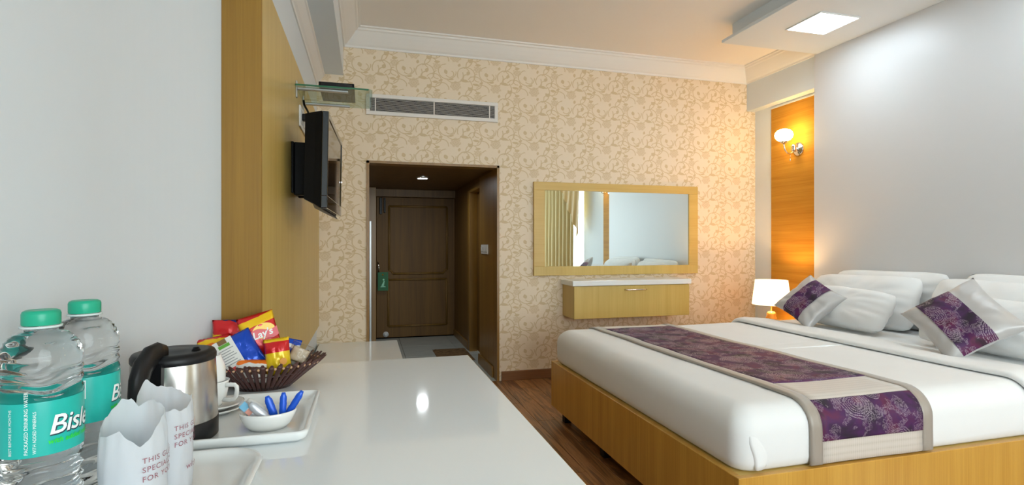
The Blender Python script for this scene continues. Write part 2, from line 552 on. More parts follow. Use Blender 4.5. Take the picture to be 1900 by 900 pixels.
# left pier, white above and below its wood cladding
struct('wall_pier', G().box(XL, PX - .018, 2.116, YB, 0, 2.57), M_wall, 'white plastered pier behind the wood cladding', 'wall')
struct('beam_left', G().box(XL, -.181, YR, YB, 2.57, ZC), M_wall, 'white ceiling beam running along the television side', 'beam')
struct('beam_right', G().box(3.68, XR, YR, YB, 2.53, ZC), M_wall, 'white ceiling beam above the amber panel', 'beam')
corn = [(0, 2.80), (.010, 2.80), (.014, 2.814), (.030, 2.826), (.055, 2.852), (.082, 2.884), (.100, 2.908), (.112, 2.914), (.118, 2.926), (.134, 2.93), (.136, ZC), (0, ZC)]
struct('trim_1', G().sweep(corn, [(-.181, YR), (-.181, YB), (3.68, YB), (3.68, YR)]), M_cornice, 'stepped white plaster cornice around the ceiling', 'cornice')
c2 = [(0, 2.47), (.008, 2.47), (.012, 2.485), (.024, 2.498), (.042, 2.53), (.052, 2.55), (.06, 2.555), (.062, 2.57), (0, 2.57)]
struct('trim_2', G().sweep(c2, [(PX - .018, 2.1), (PX - .018, YB)]), M_cornice, 'stepped white moulding under the left ceiling beam', 'moulding')
struct('baseboard_back', G().rbox(OX1 + .02, XR, YB - .016, YB, 0, .085, .004), M_skirt, 'brown wooden skirting under the patterned wall', 'skirting')

# soffit above the bed
so = thing('ceiling_soffit', 'grey-white dropped ceiling panel over the bed', 'soffit', (3.2, 2.4, 2.8))
so['kind'] = 'structure'
part('panel', G().rbox(2.727, 3.679, 1.25, 3.64, 2.8, 2.824, .003), M_wall, so)
part('riser', G().box(2.79, 3.679, 1.31, 3.59, 2.824, ZC), M_wall, so)

# ------------------------------------------------------------------ corridor behind the opening
CY = 6.95
cf = struct('floor_corridor', G().box(-.15, 1.4, YB + .02, CY + .3, -.08, -.01), M_darkvoid, 'pale grey tiled floor of the entrance passage', 'floor')
TS = .6
tm = mesh_of(G().rbox(-TS / 2 + .0015, TS / 2 - .0015, -TS / 2 + .0015, TS / 2 - .0015, -.01, 0, .0015, 1), 'tile', M_tile)
for ix in range(3):
    for iy in range(5):
        x, y = .1 + ix * TS, YB + .02 + TS / 2 + iy * TS
        if iy == 4: continue
        shared('tile', tm, cf, (x - cf.location.x, y - cf.location.y, -cf.location.z))
struct('wall_corridor_left', G().box(-.1, -.01, YB + .12, CY + .2, 0, 2.2), M_dark, 'dark wooden left side of the entrance passage', 'wall')
struct('wall_corridor_right', G().box(1.12, 1.3, YB + .12, 5.27, 0, 2.0).box(1.12, 1.3, 5.95, CY + .2, 0, 2.0).box(1.12, 1.3, 5.27, 5.95, 1.80, 2.0), M_dark,
       'brown veneered right side of the entrance passage', 'wall')
struct('wall_corridor_end', G().box(-.1, .119, CY, CY + .15, 0, 2.2).box(1.16, 1.35, CY, CY + .15, 0, 2.2).box(.119, 1.16, CY, CY + .15, 1.80, 2.2), M_dark,
       'dark wooden surround of the entrance door', 'wall')
struct('corridor_light_block', G().box(-.3, 1.5, CY + .16, CY + .26, -.08, 2.3), M_dark, 'added unseen board blocking light behind the entrance door', 'wall')  # unseen board added to stop sky light leaking round the door
struct('ceiling_corridor', G().box(-.1, 1.3, YB + .12, CY + .1, 1.90, 2.0), M_dark, 'dark wooden ceiling of the entrance passage', 'ceiling')
struct('trim_3', G().box(OX0, OX0 + .022, YB - .012, YB + .13, 0, OZ).box(OX1 - .02, OX1, YB - .012, YB + .13, 0, OZ).box(OX0, OX1, YB - .012, YB + .13, OZ - .02, OZ), M_jamb,
       'brown wooden casing around the passage opening', 'casing')
struct('trim_4', G().rbox(1.10, 1.12, YB + .131, 5.26, .10, 1.865, .002), M_jamb, 'brown veneer jamb panel right of the passage opening', 'panel')
struct('trim_5', G().rbox(1.085, 1.10, YB + .131, 5.26, 0, .10, .003), M_jamb, 'low brown skirting along the passage jamb', 'skirting')
struct('trim_6', G().rbox(1.105, 1.12, 5.96, CY - .01, 0, .09, .003), M_jamb, 'low brown skirting beside the entrance door', 'skirting')
struct('trim_7', G().rbox(.02, .114, 6.70, 6.80, 0, 1.895, .004), M_jamb, 'brown wooden post beside the entrance door', 'post')
struct('trim_8', G().rbox(.03, .052, 5.95, 5.99, 0, 1.45, .003), M_alu, 'pale metal edge strip left in the passage', 'strip')
struct('trim_9', G().rbox(.0, 1.12, CY - .06, CY - .001, 1.80, 1.898, .004), M_dark, 'dark wooden header over the entrance door', 'header')

# entrance door
d1 = thing('door_1', 'dark wooden entrance door with two moulded panels', 'door', (.64, CY, 0)); d1['kind'] = 'structure'
slab = part('slab', G().rbox(.122, 1.157, CY + .01, CY + .05, .008, 1.798, .003), M_door, d1)
def mould(x0, x1, z0, z1, notch_bottom, notch_top=False):
    k = .045
    p = []
    def corner(cx, cz, sx, sz, notch):
        if not notch: return [(cx, cz)]
        # concave quarter notch
        return [(cx + sx * k * (1 - math.sin(t)) if False else cx + sx * k * math.cos(t), cz + sz * k * math.sin(t)) for t in [i * math.pi / 2 / 5 for i in range(6)]]
    bl = corner(x0, z0, 1, 1, notch_bottom)[::-1]; br = corner(x1, z0, -1, 1, notch_bottom)
    tr = corner(x1, z1, -1, -1, notch_top)[::-1]; tl = corner(x0, z1, 1, -1, notch_top)
    pts = bl + br + tr + tl
    pts = pts + [pts[0]]
    g = G()
    for a, b in zip(pts[:-1], pts[1:]): g.tube([(a[0], CY + .01, a[1]), (b[0], CY + .01, b[1])], .014, 8)
    return g
part('panel_moulding', mould(.278, 1.02, .822, 1.685, True), M_doorm, d1)
part('panel_moulding', mould(.268, 1.015, .15, .745, False), M_doorm, d1)
kn = part('door_knob', G().lathe([(.0, 0), (.012, 0), (.012, .02), (.026, .03), (.03, .045), (.022, .06), (0, .064)], 20).xf(Matrix.Translation((.198, CY + .01, .812)) @ Matrix.Rotation(R(90), 4, 'X')), M_brass, d1, label='round brass door knob')
part('pull_handle', G().tube([(.136, CY + .01, .975), (.145, CY - .03, .965), (.152, CY - .045, .90), (.148, CY - .03, .835), (.138, CY + .01, .825)], .007, 8), M_chrome, d1, label='curved metal pull handle')
for hz in (.55, 1.05, 1.5): part('hinge', G().rbox(1.14, 1.158, CY - .004, CY + .012, hz - .05, hz + .05, .002, 1), M_softblack, d1)
part('door_stop', G().lathe([(.035, 0), (.035, .008), (.022, .012), (.02, .03), (0, .032)], 18).xf(Matrix.Translation((.238, CY + .01, .05)) @ Matrix.Rotation(R(90), 4, 'X')), M_whiteplastic, d1, label='small round pale door stop')
part('door_closer', G().rbox(.16, .19, CY - .03, CY + .012, 1.58, 1.79, .004).rbox(.215, .235, CY - .025, CY + .012, 1.6, 1.785, .003), M_softblack, d1)
# bathroom door in the right side
d2 = thing('door_2', 'narrow dark wooden bathroom door on the right of the passage', 'door', (1.22, 5.6, 0)); d2['kind'] = 'structure'
part('slab', G().rbox(1.2, 1.235, 5.285, 5.935, .01, 1.785, .003), M_door, d2)
part('door_frame', G().rbox(1.108, 1.2, 5.85, 5.95, 0, 1.80, .003).box(1.11, 1.2, 5.27, 5.85, 1.775, 1.80), M_jamb, d2)
for hz in (.25, .75, 1.62): part('hinge', G().rbox(1.185, 1.202, 5.275, 5.30, hz - .05, hz + .05, .002, 1), M_softblack, d2)
part('door_handle', G().tube([(1.2, 5.33, 1.12), (1.15, 5.33, 1.12), (1.145, 5.345, 1.125), (1.145, 5.44, 1.125)], .009, 8), M_chrome, d2)

hs = thing('door_hanger', 'green door hanger sign hooked on the brass door knob', 'sign', (.2, CY - .05, .6))
g = G(); n = 24
outer = [(.138, .612), (.266, .612), (.266, .845), (.138, .845)]
g.prism([(a, b) for a, b in outer], 0, .003)
g.v = [(x, CY - .052 + z, y) for x, y, z in g.v]
part('card', g, plain('green_card', lin(4, 100, 46), .5), hs)
cr = lambda x, y, r: [(x + r * math.cos(t * .5236), y + r * math.sin(t * .5236)) for t in range(12)]
g = G(); g.prism([(.17, .655), (.235, .655), (.228, .668), (.176, .668)], 0, .001).prism([(.18, .672), (.212, .672), (.222, .735), (.212, .74)], 0, .001).prism(cr(.208, .752, .012), 0, .001)
g.v = [(x, CY - .0535 + z, y) for x, y, z in g.v]
part('pictogram', g, plain('pale_green_print', lin(150, 220, 180), .4), hs)

# floor mat
def m_mat():
    n = NT('coir_mat')
    f = n.noise(n.mapping((30, 120, 30)), 1, 3)
    n.set(color=n.ramp(f, [(.35, lin(70, 48, 26)), (.55, lin(132, 104, 66)), (.7, lin(96, 64, 34))]), rough=.95)
    n.bump(f, .6, .004)
    return n.m
g = G(); nx, ny = 24, 26; vs_ = []
mt = thing('door_mat', 'small brown woven mat at the bathroom door', 'mat', (.91, 5.72, 0))
for j in range(ny + 1):
    for i_ in range(nx + 1):
        x = .72 + .37 * i_ / nx; y = 5.42 + .6 * j / ny
        vs_.append((x + .006 * noise.noise((x * 20, y * 20, 0)), y, .014 + .008 * noise.noise((x * 30, y * 30, 3)) if 0 < i_ < nx and 0 < j < ny else .001))
g.add(vs_, [(j * (nx + 1) + i_, j * (nx + 1) + i_ + 1, (j + 1) * (nx + 1) + i_ + 1, (j + 1) * (nx + 1) + i_) for j in range(ny) for i_ in range(nx)], True)
part('pile', g, m_mat(), mt)
g = G()
for k in range(30):
    x = .725 + k * .0123
    for yy, s in ((6.02, 1), (5.42, -1)): g.tube([(x, yy, .006), (x + random.uniform(-.004, .004), yy + s * .03, .003)], .0025, 5)
part('fringe', g, MATS['coir_mat'], mt)['kind'] = 'stuff'

# recessed downlight
dl = thing('downlight', 'round recessed downlight glowing in the passage ceiling', 'light', (.563, 5.586, 1.88))
part('bezel', G().lathe([(.066, .02), (.066, .005), (.058, 0), (.05, .004), (.05, .02)], 32, (.563, 5.586, 1.88), cap=False), M_alu, dl)
part('lens', G().lathe([(.0, .006), (.05, .006)], 32, (.563, 5.586, 1.88), cap=False), emitter('downlight_glow', (.88, .95, 1, 1), 160), dl)

# switch plate on the jamb
sp = thing('switch_plate', 'pale switch plate on the brown passage jamb', 'switch', (1.1, 5.0, 1.1))
part('plate', G().rbox(1.09, 1.10, 4.86, 5.14, 1.105, 1.195, .003), M_whiteplastic, sp)
for k in range(4): part('rocker', G().rbox(1.085, 1.0905, 4.88 + k * .065, 4.93 + k * .065, 1.125, 1.175, .002, 1), M_whiteplastic, sp)

# ================================================================== LEFT SIDE: cladding, TV, shelf
cl = thing('wood_cladding', 'tall honey-coloured wood panel behind the television', 'wall panel', (PX - .01, 3.3, .543))
part('front_panel', G().rbox(PX - .017, PX, 2.1155, YB - .001, .543, 2.187, .002, 1), M_laminate, cl)
part('side_panel', G().rbox(PX - .132, PX, 2.098, 2.115, .543, 2.187, .002, 1), M_pierside, cl, label='side of the panel, its shade put into a darker colour')

tv = thing('television', 'black flat television on a wall bracket, seen edge-on', 'television', (-.2, 2.97, 1.37))
TVM = Matrix.Translation((-.158, 2.99, 1.592)) @ Matrix.Rotation(R(-2.0), 4, 'Z') @ Matrix.Rotation(R(1), 4, 'Y')
# local: x = outwards from the wall, y = width, z = height
def tvp(name, g, mat, lab=None): return part(name, g.xf(TVM), mat, tv, label=lab)
hw, hh = .39, .225
tvp('rear_housing', G().loft([[(-.105, y, z) for y, z in ((-.375, -.185), (.375, -.185), (.375, .21), (-.375, .21))],
                              [(-.06, y, z) for y, z in ((-.383, -.205), (.383, -.205), (.383, .22), (-.383, .22))],
                              [(-.03, y, z) for y, z in ((-hw, -hh), (hw, -hh), (hw, hh), (-hw, hh))]], smooth=False), M_black, 'deep black rear housing')
bz = G()
bz.rbox(-.03, 0, -hw, hw, hh - .028, hh, .004).rbox(-.03, 0, -hw, hw, -hh, -hh + .06, .004).rbox(-.03, 0, -hw, -hw + .028, -hh + .055, hh - .02, .004).rbox(-.03, 0, hw - .028, hw, -hh + .055, hh - .02, .004)
tvp('bezel', bz, plain('piano_black', lin(10, 10, 11), .08, coat=.6), 'glossy black bezel')
tvp('screen', G().box(-.02, -.004, -hw + .026, hw - .026, -hh + .058, hh - .026), plain('dark_screen', lin(8, 9, 11), .05, spec=.8), 'dark glossy screen')
g = G()
g.loft([[(-.07, y, -.2) for y in (-.36, .36)] + [(-.03, y, -.225) for y in (.37, -.37)], [(-.06, y, -.225) for y in (-.35, .35)] + [(-.015, y, -.245) for y in (.35, -.35)]], smooth=False)
tvp('speaker_strip', g, plain('grey_speaker_mesh', lin(120, 112, 100), .7), 'grey speaker strip under the screen')
tvp('standby_light', G().lathe([(.0, .003), (.004, .003), (.004, 0)], 10).xf(Matrix.Translation((0, hw - .02, -.02)) @ Matrix.Rotation(R(90), 4, 'Y')), emitter('standby_glow', (.9, .95, 1, 1), 2), 'tiny white indicator light')
br = thing('wall_bracket', 'black steel bracket holding the television to the wood panel', 'bracket', (-.33, 2.97, 1.45))
part('wall_plate', G().rbox(PX, PX + .012, 2.88, 3.12, 1.46, 1.72, .003), M_black, br)
for ya in (2.9, 3.06): part('arm', G().rbox(PX + .012, -.27, ya, ya + .04, 1.45, 1.72, .004), M_black, br)

sh = thing('glass_shelf', 'small clear glass shelf with steel brackets above the television', 'shelf', (-.17, 3.23, 2.03))
gz = 2.045
pg = G(); poly = []
x0, x1, y0, y1, rr = PX + .001, .032, 3.03, 3.44, .03
poly = [(x0, y0)] + [(x1 - rr + rr * math.sin(t), y0 + rr - rr * math.cos(t)) for t in [i_ * math.pi / 8 for i_ in range(5)]] + [(x1 - rr + rr * math.cos(t), y1 - rr + rr * math.sin(t)) for t in [i_ * math.pi / 8 for i_ in range(5)]] + [(x0, y1)]
part('glass_pane', pg.prism(poly, gz, gz + .009), M_shelfglass, sh)
part('glass_edge', G().rbox(x0, x1 - .02, y0 - .0035, y0 - .0003, gz, gz + .009, .001, 1), plain('green_glass_edge', lin(52, 110, 78), .15), sh, label='green polished front edge of the glass')
for yb in (3.07, 3.39): part('bracket', G().rbox(PX, PX + .008, yb - .012, yb + .012, gz - .055, gz + .035, .002, 1).rbox(PX + .008, PX + .27, yb - .014, yb + .014, gz - .012, gz - .0005, .003), M_alu, sh)
bx = thing('set_top_box', 'slim black box lying on the glass shelf', 'box', (-.155, 3.2, gz + .009))
part('body', G().rbox(-.25, -.065, 3.05, 3.36, gz + .0095, gz + .037, .003), M_black, bx)
part('front_strip', G().rbox(-.24, -.075, 3.0475, 3.0505, gz + .014, gz + .032, .001, 1), plain('dark_gloss', lin(18, 12, 14), .1), bx)

sk = thing('socket_plate', 'white socket plate on the wood panel under the glass shelf', 'socket', (PX, 3.36, 1.86))
part('plate', G().rbox(PX, PX + .01, 3.2, 3.52, 1.865, 1.985, .003), M_whiteplastic, sk)
for k in range(3): part('outlet', G().rbox(PX + .0095, PX + .013, 3.225 + k * .1, 3.295 + k * .1, 1.885, 1.965, .002, 1), plain('socket_grey', lin(205, 205, 205), .4), sk)
part('plug', G().rbox(PX + .012, PX + .06, 3.235, 3.275, 1.905, 1.945, .006), M_softblack, sk)
solo('power_cable', G().tube([(PX + .06, 3.255, 1.925), (-.285, 3.22, 1.93), (-.27, 3.16, 1.89), (-.262, 3.12, 1.83), (-.262, 3.05, 1.78)], .0045, 7), M_black, 'short black cable looping from the socket to the television', 'cable')
solo('aerial_cable', G().tube([(-.35, 3.28, 2.03), (-.345, 3.265, 2.0), (-.32, 3.2, 1.95), (-.30, 3.12, 1.89), (-.275, 3.05, 1.825), (-.262, 3.02, 1.77)], .006, 7), M_black, 'thick black cable from the shelf down to the television', 'cable')

# ================================================================== BACK WALL: grille, mirror, drawer
gr = thing('air_grille', 'white air-conditioning grille with dark slots above the passage', 'grille', (.55, YB, 2.26))
gx0, gx1, gz0, gz1 = -.004, 1.106, 2.262, 2.432
part('backing', G().box(gx0 + .03, gx1 - .03, YB - .004, YB - .0005, gz0 + .025, gz1 - .025), M_darkvoid, gr)
fr = G(); fw = .03
fr.rbox(gx0, gx1, YB - .022, YB, gz1 - fw, gz1, .003).rbox(gx0, gx1, YB - .022, YB, gz0, gz0 + fw, .003).rbox(gx0, gx0 + fw, YB - .022, YB, gz0 + fw, gz1 - fw, .003).rbox(gx1 - fw, gx1, YB - .022, YB, gz0 + fw, gz1 - fw, .003)
part('frame', fr, M_whitegrille, gr)
NS = 13
slm = None
for k in range(NS):
    z = gz0 + fw + (k + .5) * (gz1 - gz0 - 2 * fw) / NS
    if slm is None:
        g = G().box(-(gx1 - gx0) / 2 + fw, (gx1 - gx0) / 2 - fw, -.006, .006, -.0009, .0009).xf(Matrix.Rotation(R(15), 4, 'X'))
        slm = mesh_of(g, 'slat', M_whitegrille)
    shared('slat', slm, gr, ((gx0 + gx1) / 2 - .55, -.012, z - 2.26))
for x in (gx0 + .075, (gx0 + gx1) / 2, gx1 - .075): part('bar', G().box(x - .004, x + .004, YB - .02, YB - .015, gz0 + fw, gz1 - fw), M_whitegrille, gr)

mr = thing('wall_mirror', 'wide mirror in a flat honey-wood frame', 'mirror', (2.265, YB, .918))
mx0, mx1, mz0, mz1 = 1.432, 3.098, .918, 1.755; ix0, ix1, iz0, iz1 = 1.535, 2.998, 1.0, 1.682
part('mirror_glass', G().box(ix0 - .005, ix1 + .005, YB - .022, YB - .012, iz0 - .005, iz1 + .005), plain('silvered_glass', lin(225, 236, 236), .0, 1.0), mr, label='silvered glass')
part('frame_board', G().rbox(mx0, mx1, YB - .03, YB - .001, iz1, mz1, .002, 1), M_laminate_x, mr)
part('frame_board', G().rbox(mx0, mx1, YB - .03, YB - .001, mz0, iz0, .002, 1), M_laminate, mr)
part('frame_board', G().rbox(mx0, ix0, YB - .03, YB - .001, iz0, iz1, .002, 1), M_laminate_x, mr)
part('frame_board', G().rbox(ix1, mx1, YB - .03, YB - .001, iz0, iz1, .002, 1), M_laminate_x, mr)
part('backing_board', G().box(ix0 - .004, ix1 + .004, YB - .011, YB - .001, iz0, iz1), M_darkvoid, mr)

dr = thing('floating_drawer', 'honey-wood floating drawer unit with a white top under the mirror', 'drawer unit', (2.28, YB, .55))
dy = 4.24
part('body', G().rbox(1.712, 2.835, dy + .018, YB - .001, .556, .839, .002, 1), M_laminate, dr)
df = part('drawer_front', G().rbox(1.712, 2.835, dy, dy + .0175, .556, .836, .002, 1), M_laminate, dr)
hp = [(2.19, dy, .80), (2.193, dy - .022, .80), (2.21, dy - .028, .80), (2.29, dy - .03, .80), (2.37, dy - .028, .80), (2.387, dy - .022, .80), (2.39, dy, .80)]
part('handle', G().tube(hp, .008, 8, ry=.006), M_chrome, df, label='silver bow handle')
part('top', G().rbox(1.695, 2.85, dy - .012, YB - .001, .8395, .884, .004), M_melamine, dr, label='thick white top')

# ================================================================== BED END: panels, sconces, lamp, bedside table
hb = thing('headboard_panel', 'huge plain light grey panel behind the bed', 'headboard', (3.67, 2.5, 0))
part('panel', G().rbox(3.66, 3.6795, 1.38, 3.67, 0.0, 2.8, .002, 1), M_grey, hb)
part('batten', G().box(3.68, XR - .001, 1.40, 3.65, .0, 2.52), M_grey, hb)
wp = thing('amber_panel', 'amber wood wall panel behind the lamp, right of the patterned wall', 'wall panel', (XR - .01, 3.98, .0))
part('panel', G().rbox(XR - .012, XR - .001, 3.671, 4.288, .0, 2.5, .002, 1), M_gold, wp)
part('edge_trim', G().rbox(XR - .014, XR - .001, 3.671, 4.292, 2.5, 2.512, .001, 1), M_wall, wp)
wp2 = thing('amber_panel', 'amber wood wall panel near the window, seen in the mirror', 'wall panel', (XR - .01, 1.1, .0))
part('panel', G().rbox(XR - .012, XR - .001, .94, 1.378, .0, 2.5, .002, 1), M_gold, wp2)

M_globe = emitter('globe_glow', (1.0, .66, .28, 1), SCONCE_POWER)
def sconce(y, label):
    X0 = XR - .012
    s = thing('wall_sconce', label, 'wall lamp', (X0, y, 1.95), group='glass globe wall lamps')
    part('back_plate', G().lathe([(0, 0), (.062, 0), (.06, .008), (.045, .014), (.018, .02), (.016, .05), (0, .055)], 28).xf(Matrix.Translation((X0, y, 2.06)) @ Matrix.Rotation(R(-90), 4, 'Y')), M_chrome, s)
    part('arm', G().tube([(X0 - .045, y, 2.06), (X0 - .06, y, 2.03), (X0 - .09, y, 2.012), (X0 - .125, y, 2.02), (X0 - .15, y, 2.05), (X0 - .158, y, 2.085), (X0 - .16, y, 2.105)], .007, 8, up=(0, 1, 0)), M_chrome, s)
    part('boss', G().lathe([(0, -.03), (.016, -.026), (.024, -.01), (.018, .01), (.026, .022), (.014, .04), (0, .046)], 18, (X0 - .05, y, 2.06)), M_chrome, s)
    part('cup', G().lathe([(.0, 0), (.012, .0), (.032, .012), (.036, .022), (.0, .024)], 20, (X0 - .16, y, 2.1)), M_chrome, s)
    part('globe', G().lathe([(.0, 0), (.03, .001), (.055, .012), (.072, .035), (.076, .055), (.07, .078), (.054, .096), (.028, .107), (0, .11)], 28, (X0 - .16, y, 2.122)), M_globe, s, label='glowing white glass globe')
    part('pendant_drop', G().tube([(X0 - .09, y, 2.01), (X0 - .09, y, 1.97)], .0012, 5).lathe([(0, 0), (.007, .012), (.004, .022), (0, .028)], 10, (X0 - .09, y, 1.945)), M_chrome, s)
    return s
sconce(3.95, 'lit globe wall lamp on the amber panel above the table lamp')
sconce(1.16, 'lit globe wall lamp on the far amber panel seen in the mirror')

ns = thing('bedside_table', 'honey-wood bedside cabinet mostly hidden behind the bed', 'bedside table', (3.5, 3.9, 0))
part('body', G().rbox(3.24, 3.765, 3.685, 4.17, .05, .46, .004), M_laminate, ns)
part('top', G().rbox(3.22, 3.767, 3.68, 4.19, .4605, .488, .004), M_laminate_x, ns)
d_ = part('drawer_front', G().rbox(3.224, 3.2395, 3.69, 4.16, .24, .45, .003), M_laminate, ns)
part('handle', G().tube([(3.224, 3.82, .36), (3.20, 3.83, .36), (3.20, 3.96, .36), (3.224, 3.97, .36)], .006, 8), M_chrome, d_)
part('plinth', G().box(3.28, 3.765, 3.70, 4.15, 0, .05), M_darkvoid, ns)

lp = thing('table_lamp', 'lit table lamp with a white tapered shade beside the bed', 'lamp', (3.43, 3.9, .4885))
LX, LY = 3.43, 3.9
part('base', G().lathe([(0, 0), (.062, 0), (.062, .012), (.042, .02), (.046, .035), (.04, .05), (.046, .065), (.036, .085), (.04, .10), (.03, .118), (.01, .124), (0, .125)], 24, (LX, LY, .4885)), plain('amber_glass_base', lin(214, 160, 84), .15, .5), lp, label='ringed amber glass base')
part('stem', G().lathe([(.006, 0), (.006, .13)], 10, (LX, LY, .612)), M_chrome, lp)
n_ = NT('lamp_shade_linen'); n_.set(color=lin(250, 236, 210), rough=.8, emit=(1.0, .78, .48, 1), power=1.3)
part('shade', G().lathe([(.158, 0), (.132, .212), (.129, .212), (.155, .001)], 40, (LX, LY, .672), cap=False), n_.m, lp, label='glowing white fabric shade')
part('bulb', G().lathe([(0, 0), (.02, .01), (.034, .045), (.026, .075), (0, .085)], 18, (LX, LY, .745)), emitter('bulb_glow', (1, .58, .24, 1), 260), lp)

# LED panels
def led(y0, label):
    L = thing('led_panel', label, 'ceiling light', (3.185, y0 + .15, 2.79), group='square LED panels in the soffit')
    f = G(); a, b, c, d = 3.02, 3.35, y0, y0 + .30
    f.rbox(a - .012, b + .012, c - .012, c, 2.792, 2.7995, .002, 1).rbox(a - .012, b + .012, d, d + .012, 2.792, 2.7995, .002, 1).rbox(a - .012, a, c, d, 2.792, 2.7995, .002, 1).rbox(b, b + .012, c, d, 2.792, 2.7995, .002, 1)
    part('frame', f, M_whiteplastic, L)
    part('diffuser', G().box(a, b, c, d, 2.795, 2.7995), MATS.get('led_glow') or emitter('led_glow', (.78, .91, 1, 1), LED_POWER), L)
led(2.97, 'square white LED panel glowing in the soffit over the pillows')
led(1.62, 'added unseen LED panel of the soffit nearer the window, for more light')  # extra panel out of view, added to brighten the room

# ================================================================== BED
bd = thing('platform_bed', 'low honey-wood platform bed frame with a panelled base', 'bed', (2.4, 2.5, 0))
BX0, BX1, BY0, BY1, BZ0, BZ1 = 1.235, 3.655, 1.556, 3.48, .085, .392
part('foot_panel', G().rbox(BX0, BX0 + .025, BY0 + .0255, BY1 - .0255, BZ0, BZ1, .002, 1), M_bed, bd)
part('side_panel', G().rbox(BX0, BX1, BY0, BY0 + .025, BZ0, BZ1, .002, 1), M_bed, bd)
part('side_panel', G().rbox(BX0, BX1, BY1 - .025, BY1, BZ0, BZ1, .002, 1), M_bed, bd)
part('deck', G().box(BX0 + .026, BX1, BY0 + .026, BY1 - .026, BZ1 - .03, BZ1 - .002), M_laminate_x, bd)
for x, y in ((BX0 + .07, BY0 + .55), (BX0 + .07, BY1 - .12), (BX0 + .07, BY0 + 1.2), (BX1 - .1, BY0 + .1), (BX1 - .1, BY1 - .1), (BX0 + .9, BY0 + .1), (BX0 + .07, BY0 + .08)):
    part('leg', G().rbox(x - .025, x + .025, y - .025, y + .025, 0, BZ1 - .031, .003, 1), M_softblack, bd)

MX0, MX1, MY0, MY1, MZ0, MZ1 = 1.252, 3.64, 1.577, 3.462, .393, .618
def rrect(x0, x1, y0, y1, r, per=8, side=14):
    pts = []
    cs = [(x1 - r, y0 + r, -90), (x1 - r, y1 - r, 0), (x0 + r, y1 - r, 90), (x0 + r, y0 + r, 180)]
    for q, (cx, cy, a) in enumerate(cs):
        arc = [(cx + r * math.cos(R(a + 90 * k / per)), cy + r * math.sin(R(a + 90 * k / per))) for k in range(per + 1)]
        pts += arc
        nxt = cs[(q + 1) % 4]; ex = (nxt[0] + r * math.cos(R(nxt[2])), nxt[1] + r * math.sin(R(nxt[2])))
        lx, ly = arc[-1]
        pts += [(lx + (ex[0] - lx) * k / side, ly + (ex[1] - ly) * k / side) for k in range(1, side)]
    return pts
def mattress():
    rings = []
    ER = .09
    lv = [(MZ0, .02), (MZ0 + .012, .008), (MZ0 + .035, .001), (MZ0 + .08, 0)] + [(MZ1 - ER + ER * math.sin(R(t)), ER * (1 - math.cos(R(t)))) for t in (0, 15, 30, 45, 60, 75, 90)]
    lv += [(MZ1, .16), (MZ1, .30), (MZ1, .5), (MZ1, .7), (MZ1, .88)]
    for z, ins in lv:
        ring = []
        for x, y in rrect(MX0 + ins, MX1 - ins, MY0 + ins, MY1 - ins, max(.07 - ins * .4, .012)):
            k = noise.noise((x * 3.2, y * 3.2, z * 6)) * .007 + noise.noise((x * 9, y * 5, z * 12 + 4)) * .003
            zz = z + (k if z > MZ0 + .03 else 0)
            cx, cy = (MX0 + MX1) / 2, (MY0 + MY1) / 2
            out = noise.noise((x * 4 + 9, y * 4, z * 3)) * .006 if MZ0 + .01 < z < MZ1 - .04 else 0
            ring.append((x + math.copysign(out, x - cx), y + math.copysign(out, y - cy), zz))
        rings.append(ring)
    return G().loft(rings, True, True, True, True)
ms = thing('mattress', 'thick mattress tucked in a white sheet on the bed frame', 'mattress', (2.4, 2.5, MZ0))
part('sheet', mattress(), M_sheet, ms)
# tucked corner fold at the near foot corner
cfold = G(); rings = []
for t in range(9):
    k = t / 8; z = MZ0 + .012 + k * .15
    wob = .005 * math.sin(k * 7)
    x0_, y0_ = MX0 + .055 + wob + .02 * (1 - k), MY0 - .004
    wd = .010 + .006 * math.sin(k * math.pi)
    e = .022 * k ** 5
    rings.append([(x0_ - wd, y0_ + .014 + e, z), (x0_ - wd * .9, y0_ - .002 + e, z), (x0_ - wd * .3, y0_ - .0045 + e, z), (x0_ + wd, y0_ - .004 + e, z), (x0_ + wd * 3, y0_ + .003 + e, z), (x0_ + wd * 4.5, y0_ + .014 + e, z)])
part('corner_fold', cfold.loft(rings), M_sheet, ms)

# path over the mattress across the bed (y, z) with normals
def over_path(near_z, far_z, off, step=.03, ER=.09):
    pts = []
    z = far_z
    while z < MZ1 - ER: pts.append((MY1 + off, z, 1, 0)); z += step
    for t in range(0, 91, 10): pts.append((MY1 - ER + (ER + off) * math.cos(R(t)), MZ1 - ER + (ER + off) * math.sin(R(t)), math.cos(R(t)), math.sin(R(t))))
    y = MY1 - ER - step
    while y > MY0 + ER + step * .5: pts.append((y, MZ1 + off, 0, 1)); y -= step
    for t in range(90, 181, 10): pts.append((MY0 + ER + (ER + off) * math.cos(R(t)), MZ1 - ER + (ER + off) * math.sin(R(t)), math.cos(R(t)), math.sin(R(t))))
    z = MZ1 - ER - step * .7
    while z > near_z: pts.append((MY0 - off, z, -1, 0)); z -= step * .7
    pts.append((MY0 - off + .004, near_z, -1, 0))
    return pts

